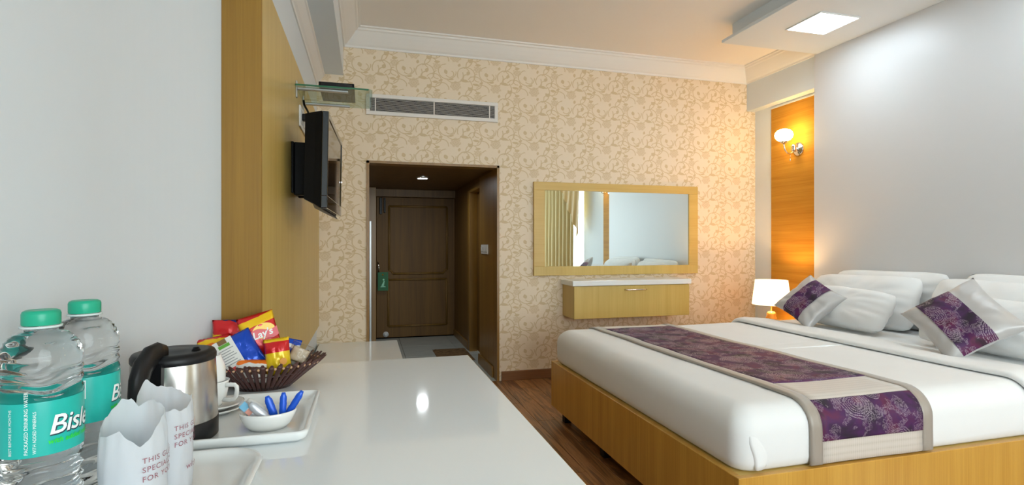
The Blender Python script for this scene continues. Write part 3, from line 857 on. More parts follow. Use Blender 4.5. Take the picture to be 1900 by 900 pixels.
def strip(path, s0, s1, xfun, t0, t1, nrm0, thick, nx=10):
    """a thin cloth strip following the path between arc lengths s0..s1, across xfun(s,t), t in 0..1"""
    L = [0]
    for a, b in zip(path[:-1], path[1:]): L.append(L[-1] + math.hypot(b[0] - a[0], b[1] - a[1]))
    tot = L[-1]; s1 = min(s1, tot)
    def at(s):
        for k in range(len(L) - 1):
            if L[k + 1] >= s - 1e-9:
                q = (s - L[k]) / max(1e-9, L[k + 1] - L[k]); a, b = path[k], path[k + 1]
                nn = Vector((a[2] + (b[2] - a[2]) * q, a[3] + (b[3] - a[3]) * q)).normalized()
                return a[0] + (b[0] - a[0]) * q, a[1] + (b[1] - a[1]) * q, nn.x, nn.y
        return path[-1]
    ss = [s0] + [l for l in L if s0 + .004 < l < s1 - .004] + [s1]
    rings = []; uvs = []
    for s in ss:
        y, z, ny, nz = at(s); top = []; bot = []
        for k in range(nx + 1):
            t = t0 + (t1 - t0) * k / nx; x = xfun(s, t)
            wv = noise.noise((x * 3.2, y * 3.2, MZ1 * 6)) * .007 + noise.noise((x * 7, y * 6, 2)) * .002
            n0 = nrm0 + wv
            top.append((x, y + ny * (n0 + thick), z + nz * (n0 + thick))); bot.append((x, y + ny * (n0 - .004), z + nz * (n0 - .004)))
            uvs.append((x, s))
        uvs += [(x_[0], s) for x_ in bot]
        rings.append(top + bot[::-1])
    g = G()
    g.loft(rings, True, True, True, True)
    g.uv = {i_: uvs[i_] for i_ in range(len(uvs))}
    return g, tot
rp = over_path(MZ0 + .004, .46, .006)
g0, TOT = strip(rp, 0, 99, lambda s, t: 1.5 + t, 0, 1, 0, .004, 2)
def rx(s, t):                                # the runner lies a little askew
    k = s / TOT
    return 1.487 + .068 * k + t * (.600 - .02 * k) + .004 * math.sin(s * 5)
rn = thing('bed_runner', 'purple brocade bed runner with silver-taupe borders across the bed', 'bed runner', (1.8, 2.5, MZ0))
bw = .085
b0 = part('ground_cloth', strip(rp, 0, TOT, rx, bw, 1 - bw, .001, .003)[0], M_cream, rn, label='cream quilted ground')
part('border', strip(rp, 0, TOT, rx, 0, bw + .004, .001, .0055, 3)[0], M_taupe, rn)
part('border', strip(rp, 0, TOT, rx, 1 - bw - .004, 1, .001, .0055, 3)[0], M_taupe, rn)
# arc length where the near top edge begins
S_edge = TOT - (MZ1 - .09 - MZ0 - .004) - .09 * math.pi / 2
part('brocade_panel', strip(rp, .30, S_edge - .155, rx, bw, 1 - bw, .004, .0025, 16)[0], M_brocade, rn, label='long purple brocade panel')
part('brocade_panel', strip(rp, S_edge + .035, TOT - .085, rx, bw, 1 - bw, .004, .0025, 16)[0], M_brocade, rn, label='small purple brocade panel over the edge')

# turned-down top sheet
def turned():
    path = over_path(MZ0 + .03, MZ0 + .03, .004)
    rings = []
    for y, z, ny, nz in path:
        xo = 2.665 + .025 * noise.noise((y * 1.3, 0, 5)) + .018 * math.sin(y * 2.2) - .02 * (y - 2.5)
        xe = 2.955 + .012 * noise.noise((y * 2, 4, 5))
        th = .028 + .006 * noise.noise((y * 3, 2, 0))
        sec = []
        for k in range(7):                   # rolled front edge
            a = R(-90 - 180 * k / 6); sec.append((xo + .016 + .016 * math.cos(a), .5 * th + .5 * th * math.sin(a)))
        sec = [(xe, -.006), (xo + .05, -.004)] + sec + [(xo + .07, th + .004), (xo + .15, th * .9), (xe - .02, th * .55), (xe, .004)]
        rings.append([(x, y + ny * m_, z + nz * m_) for x, m_ in sec])
    return G().loft(rings, True, True, True, True)
solo('turned_down_sheet', turned(), M_sheet, 'white turned-down band of bedsheet in front of the pillows', 'bedsheet')

def pillow_geo(w_, h_, t_, seed=0, n=26, pinch=.06, wr=.006, rnd=0.0):
    g = G(); vs_ = []; uv = []
    for side in (1, -1):
        for j in range(n + 1):
            for i_ in range(n + 1):
                u = -1 + 2 * i_ / n; v = -1 + 2 * j / n
                # edges bow inwards between the corners
                x = u * w_ / 2 * (1 - pinch * (1 - v * v) * 0.0 - pinch * (1 - v * v) * abs(u) ** 3)
                y = v * h_ / 2 * (1 - pinch * (1 - u * u) * abs(v) ** 3)
                x *= 1 - rnd * abs(v) ** 5; y *= 1 - rnd * .9 * abs(u) ** 5
                prof = max(0, (1 - abs(u) ** 3)) ** .48 * max(0, (1 - abs(v) ** 3)) ** .48
                edge = 1 - prof
                z = side * t_ / 2 * prof
                r2 = math.hypot(u, v)
                ang = math.atan2(v, u)
                k = noise.noise((u * 2.2 + seed, v * 2.2, side * 3 + seed)) * wr * 1.3
                k += math.sin(ang * 14 + seed * 3 + 3 * noise.noise((u * 2, v * 2, seed))) * wr * .55 * min(1, r2) * prof * (1 if r2 > .5 else .25)
                z += k * min(1, prof * 2)
                vs_.append((x, y, z)); uv.append((x, y))
    N = (n + 1) ** 2
    fs = []
    for j in range(n):
        for i_ in range(n):
            a = j * (n + 1) + i_
            fs.append((a, a + 1, a + n + 2, a + n + 1)); fs.append((N + a, N + a + n + 1, N + a + n + 2, N + a + 1))
    g.add(vs_, fs, True)
    g.uv = dict(enumerate(uv))
    # weld the two rims
    rim = [j * (n + 1) + i_ for j in range(n + 1) for i_ in range(n + 1) if i_ in (0, n) or j in (0, n)]
    mp = {N + q: q for q in rim}
    g.f = [tuple(mp.get(q, q) for q in f) for f in g.f]
    return g

def lean(loc, tilt, yaw=0, roll=0):
    up = Vector((math.sin(tilt), 0, math.cos(tilt))); nz = Vector((-math.cos(tilt), 0, math.sin(tilt))); ex = up.cross(nz)
    m = Matrix.Rotation(yaw, 4, 'Z') @ basis(ex, up, nz, (0, 0, 0)) @ Matrix.Rotation(roll, 4, 'Z')
    return Matrix.Translation(loc) @ m

def pillow(loc, w_, h_, t_, tilt, yaw, roll, seed, label):
    g = pillow_geo(w_, h_, t_, seed, 30, .03, .010, .10).xf(lean(loc, tilt, yaw, roll))
    return solo('pillow', g, M_pillow, label, 'pillow', 'white pillows on the bed')
pillow((3.58, 2.96, .815), .88, .40, .12, R(9), 0, R(1), 1, 'white pillow against the grey panel, behind another, nearest the table lamp')
pillow((3.58, 2.03, .825), .88, .40, .12, R(9), 0, R(-1), 2, 'white pillow against the grey panel, behind another, on the near half')
pillow((3.43, 3.03, .795), .84, .39, .18, R(20), R(2), R(1.5), 3, 'large white pillow standing behind the cushion nearest the table lamp')
pillow((3.43, 2.13, .805), .86, .39, .18, R(20), R(-2), R(-1), 4, 'large white pillow standing on the near half, at the right picture edge')
pillow((3.17, 2.925, .765), .66, .30, .18, R(34), R(3), R(-2), 5, 'low white pillow directly behind the cushion nearest the table lamp')
pillow((3.17, 2.02, .77), .74, .31, .18, R(34), R(-3), R(0), 6, 'low white pillow directly behind the cushion nearest the viewer')

def cushion(loc, s, t_, tilt, yaw, roll, seed, band_axis, band, label):
    m = lean(loc, tilt, yaw, roll)
    c = thing('cushion', label, 'cushion', loc, group='silver cushions with a purple band')
    base = pillow_geo(s, s, t_, seed, 30, .10, .007)
    part('cover', G_copy(base).xf(m), M_silver, c)
    # brocade band: the same skin, a strip of it, a touch proud
    b = pillow_geo(s, s, t_ + .006, seed, 30, .10, .007)
    n = 30; N = (n + 1) ** 2; keep = []
    for f in b.f:
        cen = sum((Vector(b.v[q]) for q in f), Vector()) / 4
        if cen.z > -.001 and band[0] * s < cen[band_axis] < band[1] * s: keep.append(f)
    b.f = keep; b.smooth = [True] * len(keep)
    b.v = [(p[0], p[1], p[2] + .0015) for p in b.v]
    part('band', b.xf(m), M_brocade, c, label='purple brocade band')
    return c
def G_copy(g):
    h = G(); h.v = list(g.v); h.f = list(g.f); h.smooth = list(g.smooth); h.uv = dict(g.uv); return h
cushion((3.0, 3.05, .795), .34, .12, R(38), R(22), R(-32), 11, 0, (-.22, .20), 'silver cushion with a purple band lying nearest the table lamp')
cushion((2.93, 2.01, .812), .38, .13, R(38), R(20), R(-46), 12, 1, (-.30, .12), 'silver cushion with a purple band nearest the viewer')

# ================================================================== DESK AND BENCH
DZ = .717
dk = thing('desk', 'long white glossy desk in the foreground with a wood edge', 'desk', (-.1, 1.2, 0))
dx0, dx1, dy0, dy1 = XL + .001, .425, .25, 2.281
top_poly = [(dx0, dy0), (dx1, dy0), (dx1, dy1), (PX + .002, dy1), (PX + .002, 2.096), (dx0, 2.096)]
part('worktop', G().prism(top_poly, DZ - .036, DZ), M_gloss, dk)
part('edge_band', G().rbox(dx1 + .0002, dx1 + .003, dy0, dy1, DZ - .036, DZ - .002, .0005, 1), M_laminate_y, dk, label='thin honey-wood edge strip')
part('front_apron', G().box(dx1 - .06, dx1 - .042, dy0 + .05, dy1 - .06, DZ - .16, DZ - .0365), M_laminate_y, dk)
for y in (dy0 + .03, 1.25, dy1 - .05): part('gable', G().box(PX + .003, dx1 - .03, y - .009, y + .009, 0, DZ - .0365), M_laminate, dk)
bn = thing('luggage_bench', 'low white bench against the patterned wall beyond the desk', 'bench', (-.06, 3.6, 0))
bz_ = .402
part('top', G().rbox(PX + .002, .245, 2.5, YB - .002, bz_ - .03, bz_, .002, 1), M_gloss, bn)
part('front', G().box(.20, .218, 2.53, YB - .03, .06, bz_ - .0305), M_laminate_y, bn)
for y in (2.55, 3.5, YB - .06): part('gable', G().box(PX + .004, .199, y - .009, y + .009, 0, bz_ - .0305), M_laminate, bn)

# ================================================================== TRAYS AND CROCKERY
def tray(x0, x1, y0, y1, r, h, name, label):
    t = thing(name, label, 'tray', ((x0 + x1) / 2, (y0 + y1) / 2, DZ))
    lv = [(.022, 0), (.004, .012), (.0, h - .004), (.002, h), (.010, h), (.014, h - .004), (.03, .012), (.05, .009), (.12, .0085)]
    rings = []
    for ins, z in lv:
        rings.append([(x, y, DZ + z) for x, y in rrect(x0 + ins, x1 - ins, y0 + ins, y1 - ins, max(.01, r - ins * .6), 6, 4)])
    part('dish', G().loft(rings, True, True, True, True), M_melamine, t)
    return t
tray(-.566, -.137, 1.37, 1.765, .025, .03, 'serving_tray', 'white rectangular serving tray under the kettle and sugar bowl')
tray(-.575, -.215, .885, 1.322, .09, .026, 'glass_tray', 'white round-cornered tray under the wrapped glasses, at the bottom edge')
TZ = DZ + .0095

# kettle
KX, KY = -.452, 1.468
kt = thing('electric_kettle', 'brushed steel electric kettle with black handle and lid', 'kettle', (KX, KY, TZ))
def m_steel():
    n = NT('brushed_steel')
    f = n.noise(n.mapping((3, 3, 400)), 1, 2)
    n.set(color=lin(196, 192, 186), rough=.27, metal=1.0)
    return n.m
part('base_ring', G().lathe([(0, 0), (.09, 0), (.0945, .004), (.095, .046), (.092, .048), (0, .048)], 48, (KX, KY, TZ)), M_softblack, kt, label='black base')
part('body', G().lathe([(.0935, .048), (.0935, .06), (.0915, .13), (.0885, .195), (.087, .2)], 48, (KX, KY, TZ), cap=False), m_steel(), kt, label='brushed steel body')
ld = part('lid', G().lathe([(.0885, .19), (.0905, .194), (.0905, .204), (.086, .212), (.07, .215), (.045, .212), (.03, .216), (.012, .218), (0, .218)], 48, (KX, KY, TZ), cap=False), M_softblack, kt, label='black lid')
part('lid_tab', G().lathe([(.0, .222), (.006, .222), (.01, .214)], 14, (KX + .05, KY - .01, TZ), cap=False), M_black, ld)
ha = math.atan2(-KY, -KX) - R(27)          # handle points to the viewer, a little to the left
hd = Vector((math.cos(ha), math.sin(ha), 0))
def hpt(r, z): return (KX + hd.x * r, KY + hd.y * r, TZ + z)
hpath = [(.045, .212), (.075, .220), (.105, .217), (.128, .202), (.143, .176), (.148, .145), (.146, .11), (.138, .075), (.125, .05), (.10, .036), (.088, .034)]
side = Vector((-hd.y, hd.x, 0))
part('handle', G().tube([hpt(*q) for q in hpath], [.024, .028, .029, .028, .026, .024, .023, .022, .022, .021, .018], 16, ry=[.010, .013, .016, .0175, .017, .016, .015, .0145, .014, .013, .010], up=side), M_softblack, kt, label='thick black handle')
part('handle_spine', G().loft([[tuple(Vector(hpt(r_, z_)) + side * s_) for s_ in (-.022, .022)] + [tuple(Vector(hpt(r_ - .012, z_)) + side * s_) for s_ in (.022, -.022)] for r_, z_ in ((.100, .02), (.1005, .1), (.099, .2))], smooth=False), M_softblack, kt)
nrm = (hd * .80 + Vector((0, 0, .60))).normalized(); bp = Vector(hpt(.136, .190)) + nrm * .0105; ex_ = side; ey_ = nrm.cross(ex_)
part('button', G().lathe([(.0125, -.006), (.0125, .0045), (.011, .006), (0, .006)], 22, cap=False).xf(basis(ex_, ey_, nrm, bp)), plain('button_black', lin(34, 34, 37), .25), kt, label='round lid release button')
sd = Vector((-.1, .99, 0)).normalized()

# cups and saucers
CXx, CYy = -.418, 1.66
def saucer(z, label):
    s = solo('saucer', G().lathe([(0, .004), (.03, .004), (.03, 0), (.036, 0), (.045, .006), (.068, .014), (.07, .016), (.066, .0175), (.044, .0105), (.03, .008), (0, .008)], 36, (CXx + .012, CYy, z), cap=False), M_ceramic, label, 'saucer', 'stacked white saucers')
saucer(TZ, 'lower of the two stacked white saucers behind the kettle')
saucer(TZ + .0125, 'upper of the two stacked white saucers, under the cups')
def cup_geo(c):
    return G().lathe([(0, .003), (.02, .003), (.021, 0), (.025, 0), (.027, .006), (.036, .022), (.0415, .045), (.043, .066), (.0445, .07), (.042, .0705), (.039, .045), (.033, .024), (.022, .009), (0, .008)], 36, c, cap=False)
cz = TZ + .0125 + .0085
cu = thing('tea_cup', 'white tea cup with a square handle standing on the saucers', 'cup', (CXx, CYy, cz), group='white tea cups')
part('bowl', cup_geo((CXx, CYy, cz)), M_ceramic, cu)
hA = R(-22)
def cp(r, z): return (CXx + math.cos(hA) * r, CYy + math.sin(hA) * r, cz + z)
part('handle', G().tube([cp(*q) for q in [(.038, .058), (.055, .060), (.068, .060), (.0745, .055), (.075, .045), (.073, .03), (.068, .022), (.056, .018), (.032, .018)]], .0052, 10, ry=.0062, up=(0, 0, 1)), M_ceramic, cu)
cu2 = thing('tea_cup', 'white tea cup turned upside down on top of the other cup', 'cup', (CXx, CYy, cz + .074), group='white tea cups')
mflip = Matrix.Translation((CXx - .002, CYy, cz + .1435)) @ Matrix.Rotation(R(6), 4, 'Y') @ Matrix.Rotation(R(180), 4, 'X')
part('bowl', cup_geo((0, 0, 0)).xf(mflip), M_ceramic, cu2)
part('handle', G().tube([(-r_ * .5, r_ * .86, z_) for r_, z_ in [(.038, .058), (.055, .060), (.068, .060), (.0745, .055), (.075, .045), (.073, .03), (.068, .022), (.056, .018), (.032, .018)]], .0052, 10, ry=.0062).xf(mflip), M_ceramic, cu2)

# sugar bowl with sachets
BXc, BYc = -.245, 1.49
solo('sugar_bowl', G().lathe([(0, .005), (.03, .005), (.032, 0), (.042, 0), (.053, .012), (.062, .031), (.066, .043), (.064, .0455), (.0615, .043), (.056, .031), (.045, .013), (.03, .009), (0, .009)], 40, (BXc, BYc, TZ), cap=False, sx=1.05, sy=.8), M_ceramic, 'small oval white bowl holding sachets on the tray', 'bowl')
def sachet_geo(w_, h_, t_):
    g = G(); rings = []
    for k in range(13):
        v = -1 + 2 * k / 12
        pr = max(0, 1 - abs(v) ** 4) ** .5
        ww = w_ / 2 * (1 + .04 * math.sin(k * 2.1)) * (1 - .5 * max(0, abs(v) - .6) / .4); th = t_ / 2 * pr + .0006
        rings.append([(ww * u, v * h_ / 2, th * max(0, 1 - abs(u) ** 3)) for u in (-1, -.6, 0, .6, 1)] + [(ww * u, v * h_ / 2, -th * max(0, 1 - abs(u) ** 3) - .0003) for u in (1, .6, 0, -.6, -1)])
    return g.loft(rings)
M_bluefoil = plain('blue_foil', lin(20, 84, 200), .28, .15)
M_greyfoil = plain('silver_foil', lin(186, 188, 192), .3, .3)
def sachet(loc, h_, w_, dirv, face, mat, label, group, band=None):
    up = Vector(dirv).normalized(); nz = Vector(face); nz = (nz - up * nz.dot(up)).normalized(); ex = up.cross(nz)
    m = basis(ex, up, nz, loc)
    if band is None: return solo('sachet', sachet_geo(w_, h_, .006).xf(m), mat, label, 'sachet', group)
    t = thing('sachet', label, 'sachet', loc, group=group)
    part('foil', sachet_geo(w_, h_, .006).xf(m), mat, t)
    for y0, y1, mm in band: part('print', G().box(-w_ * .36, w_ * .36, y0, y1, .0032, .0042).xf(m), mm, t)
toC = Vector((.16, -.98, .2))
sachet((-.236, 1.482, TZ + .052), .066, .019, (-.34, 0, 1), toC, M_bluefoil, 'blue sachet in the bowl leaning left beside the silver ones', 'blue sachets in the bowl')
sachet((-.208, 1.48, TZ + .056), .068, .017, (.04, .05, 1), toC, M_bluefoil, 'blue sachet standing upright in the middle of the bowl', 'blue sachets in the bowl')
sachet((-.182, 1.486, TZ + .057), .076, .017, (.62, .05, 1), toC, M_bluefoil, 'blue sachet in the bowl leaning right', 'blue sachets in the bowl')
sachet((-.286, 1.485, TZ + .046), .07, .026, (-.85, .1, .8), toC, M_greyfoil, 'silver sachet with a blue print in the bowl, leftmost', 'silver sachets in the bowl', [(.010, .028, plain('pale_blue_print', lin(110, 180, 214), .4)), (-.006, .008, plain('salmon_print', lin(224, 150, 130), .4))])
sachet((-.262, 1.468, TZ + .048), .066, .022, (-.7, .0, .75), toC, M_greyfoil, 'plain silver sachet in the bowl next to the blue ones', 'silver sachets in the bowl')
sachet((-.272, 1.505, TZ + .050), .066, .022, (-.8, .1, .6), toC, plain('white_foil', lin(214, 212, 206), .35, .1), 'white sachet in the bowl half under the silver ones', 'silver sachets in the bowl')

# ================================================================== SNACK BASKET
SX, SY = -.335, 1.953
bk = thing('slatted_basket', 'oval basket of dark brown wooden slats full of snacks', 'basket', (SX, SY, DZ))
M_slat = wood('dark_slat_wood', lin(86, 48, 42), lin(60, 32, 30), 'z', 1, .4, .3)
part('bottom', G().lathe([(0, 0), (.086, 0), (.088, .006), (0, .006)], 40, (SX, SY, DZ + .001), cap=False, sy=.70), M_slat, bk)
NSL = 46
g = G(); rings = []
for k in range(10):
    wv = (.004, .0062, .0064, .0064, .0066, .007, .008, .0088, .0082, .004)[k]
    rings.append([(wv * math.cos(t) * .5, wv * math.sin(t), k / 9) for t in [q * math.pi / 4 for q in range(8)]])
slat_me = mesh_of(g.loft(rings), 'slat', M_slat)
beads = G()
for k in range(NSL):
    a = 2 * math.pi * (k + .25) / NSL
    p0 = Vector((.085 * math.cos(a), .060 * math.sin(a), .004)); p1 = Vector(((.200 if math.cos(a) > 0 else .180) * math.cos(a), .138 * math.sin(a), .098 + .003 * (k % 2)))
    d = (p1 - p0); tang = Vector((-.2 * math.sin(a), .138 * math.cos(a), 0)).normalized()
    zx = d.normalized(); xx_ = tang.cross(zx).normalized(); yy_ = zx.cross(xx_)
    o = shared('slat', slat_me, bk, p0)
    o.rotation_euler = Matrix((xx_, yy_, zx)).transposed().to_euler()
    o.scale = (1, 1, d.length)
    a2 = a + math.pi / NSL
    for q in (.84,):
        c = Vector((SX + (.085 + .115 * q) * math.cos(a2), SY + (.06 + .078 * q) * math.sin(a2), DZ + .004 + .095 * q))
        bm = bmesh.new(); bmesh.ops.create_icosphere(bm, subdivisions=1, radius=.0048)
        for v in bm.verts: v.co += c
        beads.bm(bm, True)
part('bead_ring', beads, plain('pale_bead', lin(214, 170, 130), .5), bk, label='pale wooden spacer beads')['kind'] = 'stuff'
part('wire_ring', G().tube([(SX + .148 * math.cos(t * math.pi / 20), SY + .103 * math.sin(t * math.pi / 20), DZ + .055) for t in range(41)], .002, 5), M_slat, bk)

def m_stripes(name, stops, rough=.22, metal=.12, tilt=0.0, size=1.0, wob=.12):
    n = NT(name)
    x, y, z = xyz(n, 'UV')
    nz = X(n, n.noise(n.mapping(kind='UV'), 22, 2))
    f = y / size + .5 + x * tilt + (nz - .5) * wob
    n.set(color=n.ramp(f, stops, 'CONSTANT'), rough=rough, metal=metal)
    n.bump(n.noise(n.mapping(kind='UV'), 60, 3, .6, .5), .35, .004)
    return n.m

def bag_geo(w_, h_, t_, seed):
    g = G(); n = 18; vs_ = []; uv = []
    for side in (1, -1):
        for j in range(n + 1):
            for i_ in range(n + 1):
                u = -1 + 2 * i_ / n; v = -1 + 2 * j / n
                pr = max(0, 1 - abs(u) ** 3) ** .6 * max(0, 1 - abs(v / .93) ** 4 if abs(v) < .93 else 0) ** .6
                x = u * w_ / 2 * (1 - .05 * (1 - v * v)); y = v * h_ / 2
                if abs(v) >= .93: zz = side * .0005 + .0015 * math.sin(u * 30)
                else: zz = side * (t_ / 2 * pr + .0007) + noise.noise((u * 3 + seed, v * 3, side)) * .006 * pr + .003 * math.sin(u * 9 + seed) * (1 - pr) * pr
                vs_.append((x, y, zz)); uv.append((x, y))
    N = (n + 1) ** 2; fs = []
    for j in range(n):
        for i_ in range(n):
            a = j * (n + 1) + i_
            fs += [(a, a + 1, a + n + 2, a + n + 1), (N + a, N + a + n + 1, N + a + n + 2, N + a + 1)]
    rim = [j * (n + 1) + i_ for j in range(n + 1) for i_ in range(n + 1) if i_ in (0, n) or j in (0, n)]
    mp = {N + q: q for q in rim}
    fs = [tuple(mp.get(q, q) for q in f) for f in fs]
    g.add(vs_, fs, True); g.uv = dict(enumerate(uv)); return g

def bag(loc, w_, h_, t_, dirv, face, mat, name, label, seed):
    up = Vector(dirv).normalized(); nz = Vector(face); nz = (nz - up * nz.dot(up)).normalized(); ex = up.cross(nz)
    m = basis(ex, up, nz, loc)
    t = thing(name, label, 'snack packet', loc, group='snack packets in the basket')
    part('foil', bag_geo(w_, h_, t_, seed).xf(m), mat, t)
    return t, m
cRed, cYel, cBlu, cOra, cWht, cGrn = lin(206, 26, 30), lin(246, 196, 22), lin(16, 72, 190), lin(238, 120, 26), lin(226, 224, 218), lin(96, 160, 40)
# chips bag: yellow top band, red body, round badge with lettering
F_ = (.25, -.95, .25)
tL, mL = bag((-.352, 1.995, .886), .118, .15, .05, (-.30, .10, 1), (.22, -.95, .3), m_stripes('red_chips_foil', [(0, cYel), (.10, cRed), (.72, cYel), (.88, cRed)], tilt=-.9, size=.165, wob=.06), 'chips_packet', 'red chips packet with a yellow top band and round logo, highest in the basket', 1)
def disc(g, cx, cy, rx_, ry_, z, n=28): return g.prism([(cx + rx_ * math.cos(2 * math.pi * k / n), cy + ry_ * math.sin(2 * math.pi * k / n)) for k in range(n)], z, z + .0008)
lz = .0265
part('badge', disc(G(), .012, .012, .036, .026, lz).xf(mL), plain('badge_yellow', lin(250, 206, 50), .3), tL, label='yellow sun badge')
g = G(); pts = []
for k in range(17):
    t = k / 16; pts.append((-.03 + .084 * t, .002 + .006 * math.sin(t * math.pi * 2)))
g.prism([(x, y - .015) for x, y in pts] + [(x, y + .015) for x, y in pts[::-1]], lz + .001, lz + .0018)
part('banner', g.xf(mL), plain('banner_red', lin(214, 20, 30), .3), tL, label='red banner')
part('lettering', flat_text("Lay's", .034, mL @ Matrix.Translation((-.028, -.010, lz + .0024)) @ Matrix.Rotation(R(4), 4, 'Z'), .2, .0008), plain('print_white', lin(244, 240, 236), .4), tL, label='white lettering')
# blue packet with a white information panel
tB, mB = bag((-.400, 1.935, .838), .115, .135, .04, (-.55, .25, .9), (.1, -.95, .4), m_stripes('blue_foil_bag', [(0, cOra), (.06, cBlu), (.95, cYel)], rough=.16, metal=.3, size=.155, wob=.02), 'crisps_packet', 'shiny blue packet with a white printed back label, middle of the basket', 2)
part('label_panel', G().box(-.061, -.002, -.062, .066, .0235, .0243).xf(mB), plain('label_white', lin(222, 220, 214), .4), tB, label='white information label')
g = G()
for k in range(7): g.box(-.056, -.010 - .006 * (k % 3), -.022 + k * .0085, -.0195 + k * .0085, .0244, .0249)
part('small_print', g.xf(mB), plain('print_grey', lin(140, 140, 140), .5), tB)
part('red_stripe', G().box(-.061, -.002, -.046, -.032, .0244, .0250).xf(mB), plain('print_red', lin(206, 44, 40), .4), tB)
part('green_patch', G().box(-.05, -.015, .038, .049, .0244, .0250).xf(mB), plain('print_green', lin(92, 160, 40), .4), tB)
part('picture', G().box(-.046, -.020, .050, .066, .0244, .0250).xf(mB), plain('print_brown', lin(120, 88, 40), .5), tB)
# yellow packet with a red head
tY, mY = bag((-.285, 1.915, .826), .08, .12, .045, (-.12, .15, 1), (.1, -.97, .25), m_stripes('yellow_foil_bag', [(0, lin(238, 200, 30)), (.60, cRed), (.86, lin(240, 196, 30))], size=.135, wob=.03), 'namkeen_packet', 'yellow packet with a red head at the front of the basket', 3)
part('seal', disc(G(), .016, -.018, .011, .011, .0265).xf(mY), plain('print_orange', lin(226, 150, 30), .4), tY)
# red and yellow bags at the back left
bag((-.445, 2.02, .884), .13, .11, .04, (.02, .12, 1), (.05, -.98, .15), m_stripes('red_blue_bag', [(0, cBlu), (.30, cYel), (.50, cRed), (.90, lin(24, 40, 120))], tilt=1.4, size=.12, wob=.30), 'wafer_packet', 'red and yellow packet with a dark blue top edge at the back of the basket', 4)
bag((-.485, 1.955, .858), .10, .075, .03, (-.15, .35, .6), (.05, -.85, .5), m_stripes('red_orange_bag', [(0, cRed), (.34, cOra), (.60, cYel), (.8, cRed)], tilt=1.2, size=.085, wob=.35), 'biscuit_packet', 'small red and orange packet behind the kettle lid', 5)
bag((-.255, 1.972, .828), .06, .09, .025, (.25, .2, 1), (.15, -.95, .3), m_stripes('blue_white_bag', [(0, cWht), (.4, lin(70, 90, 180)), (.6, cWht), (.75, cBlu)], size=.10, wob=.5), 'sweets_packet', 'small blue and white packet at the right of the basket', 6)
bag((-.365, 1.902, .785), .11, .075, .035, (.1, .3, 1), (.05, -.9, .4), m_stripes('brown_choc_bag', [(0, cWht), (.4, lin(92, 56, 34)), (.62, cWht), (.8, cOra)], size=.075, wob=.5), 'cookie_packet', 'brown and white packet showing between the front slats', 7)
tW = thing('clear_packet', 'clear wrapped packet of pale biscuits at the right rim of the basket', 'snack packet', (-.13, 1.99, .80), group='snack packets in the basket')
up = Vector((.5, .2, 1)).normalized(); nz = Vector((.15, -.95, .3)); nz = (nz - up * nz.dot(up)).normalized(); mW = basis(up.cross(nz), up, nz, (-.222, 1.94, .822))
part('contents', pillow_geo(.06, .05, .026, 3, 10, .05, .004).xf(mW), plain('pale_biscuit', lin(206, 186, 160), .6), tW)
part('wrapper', bag_geo(.075, .08, .034, 9).xf(mW), M_wrap, tW)

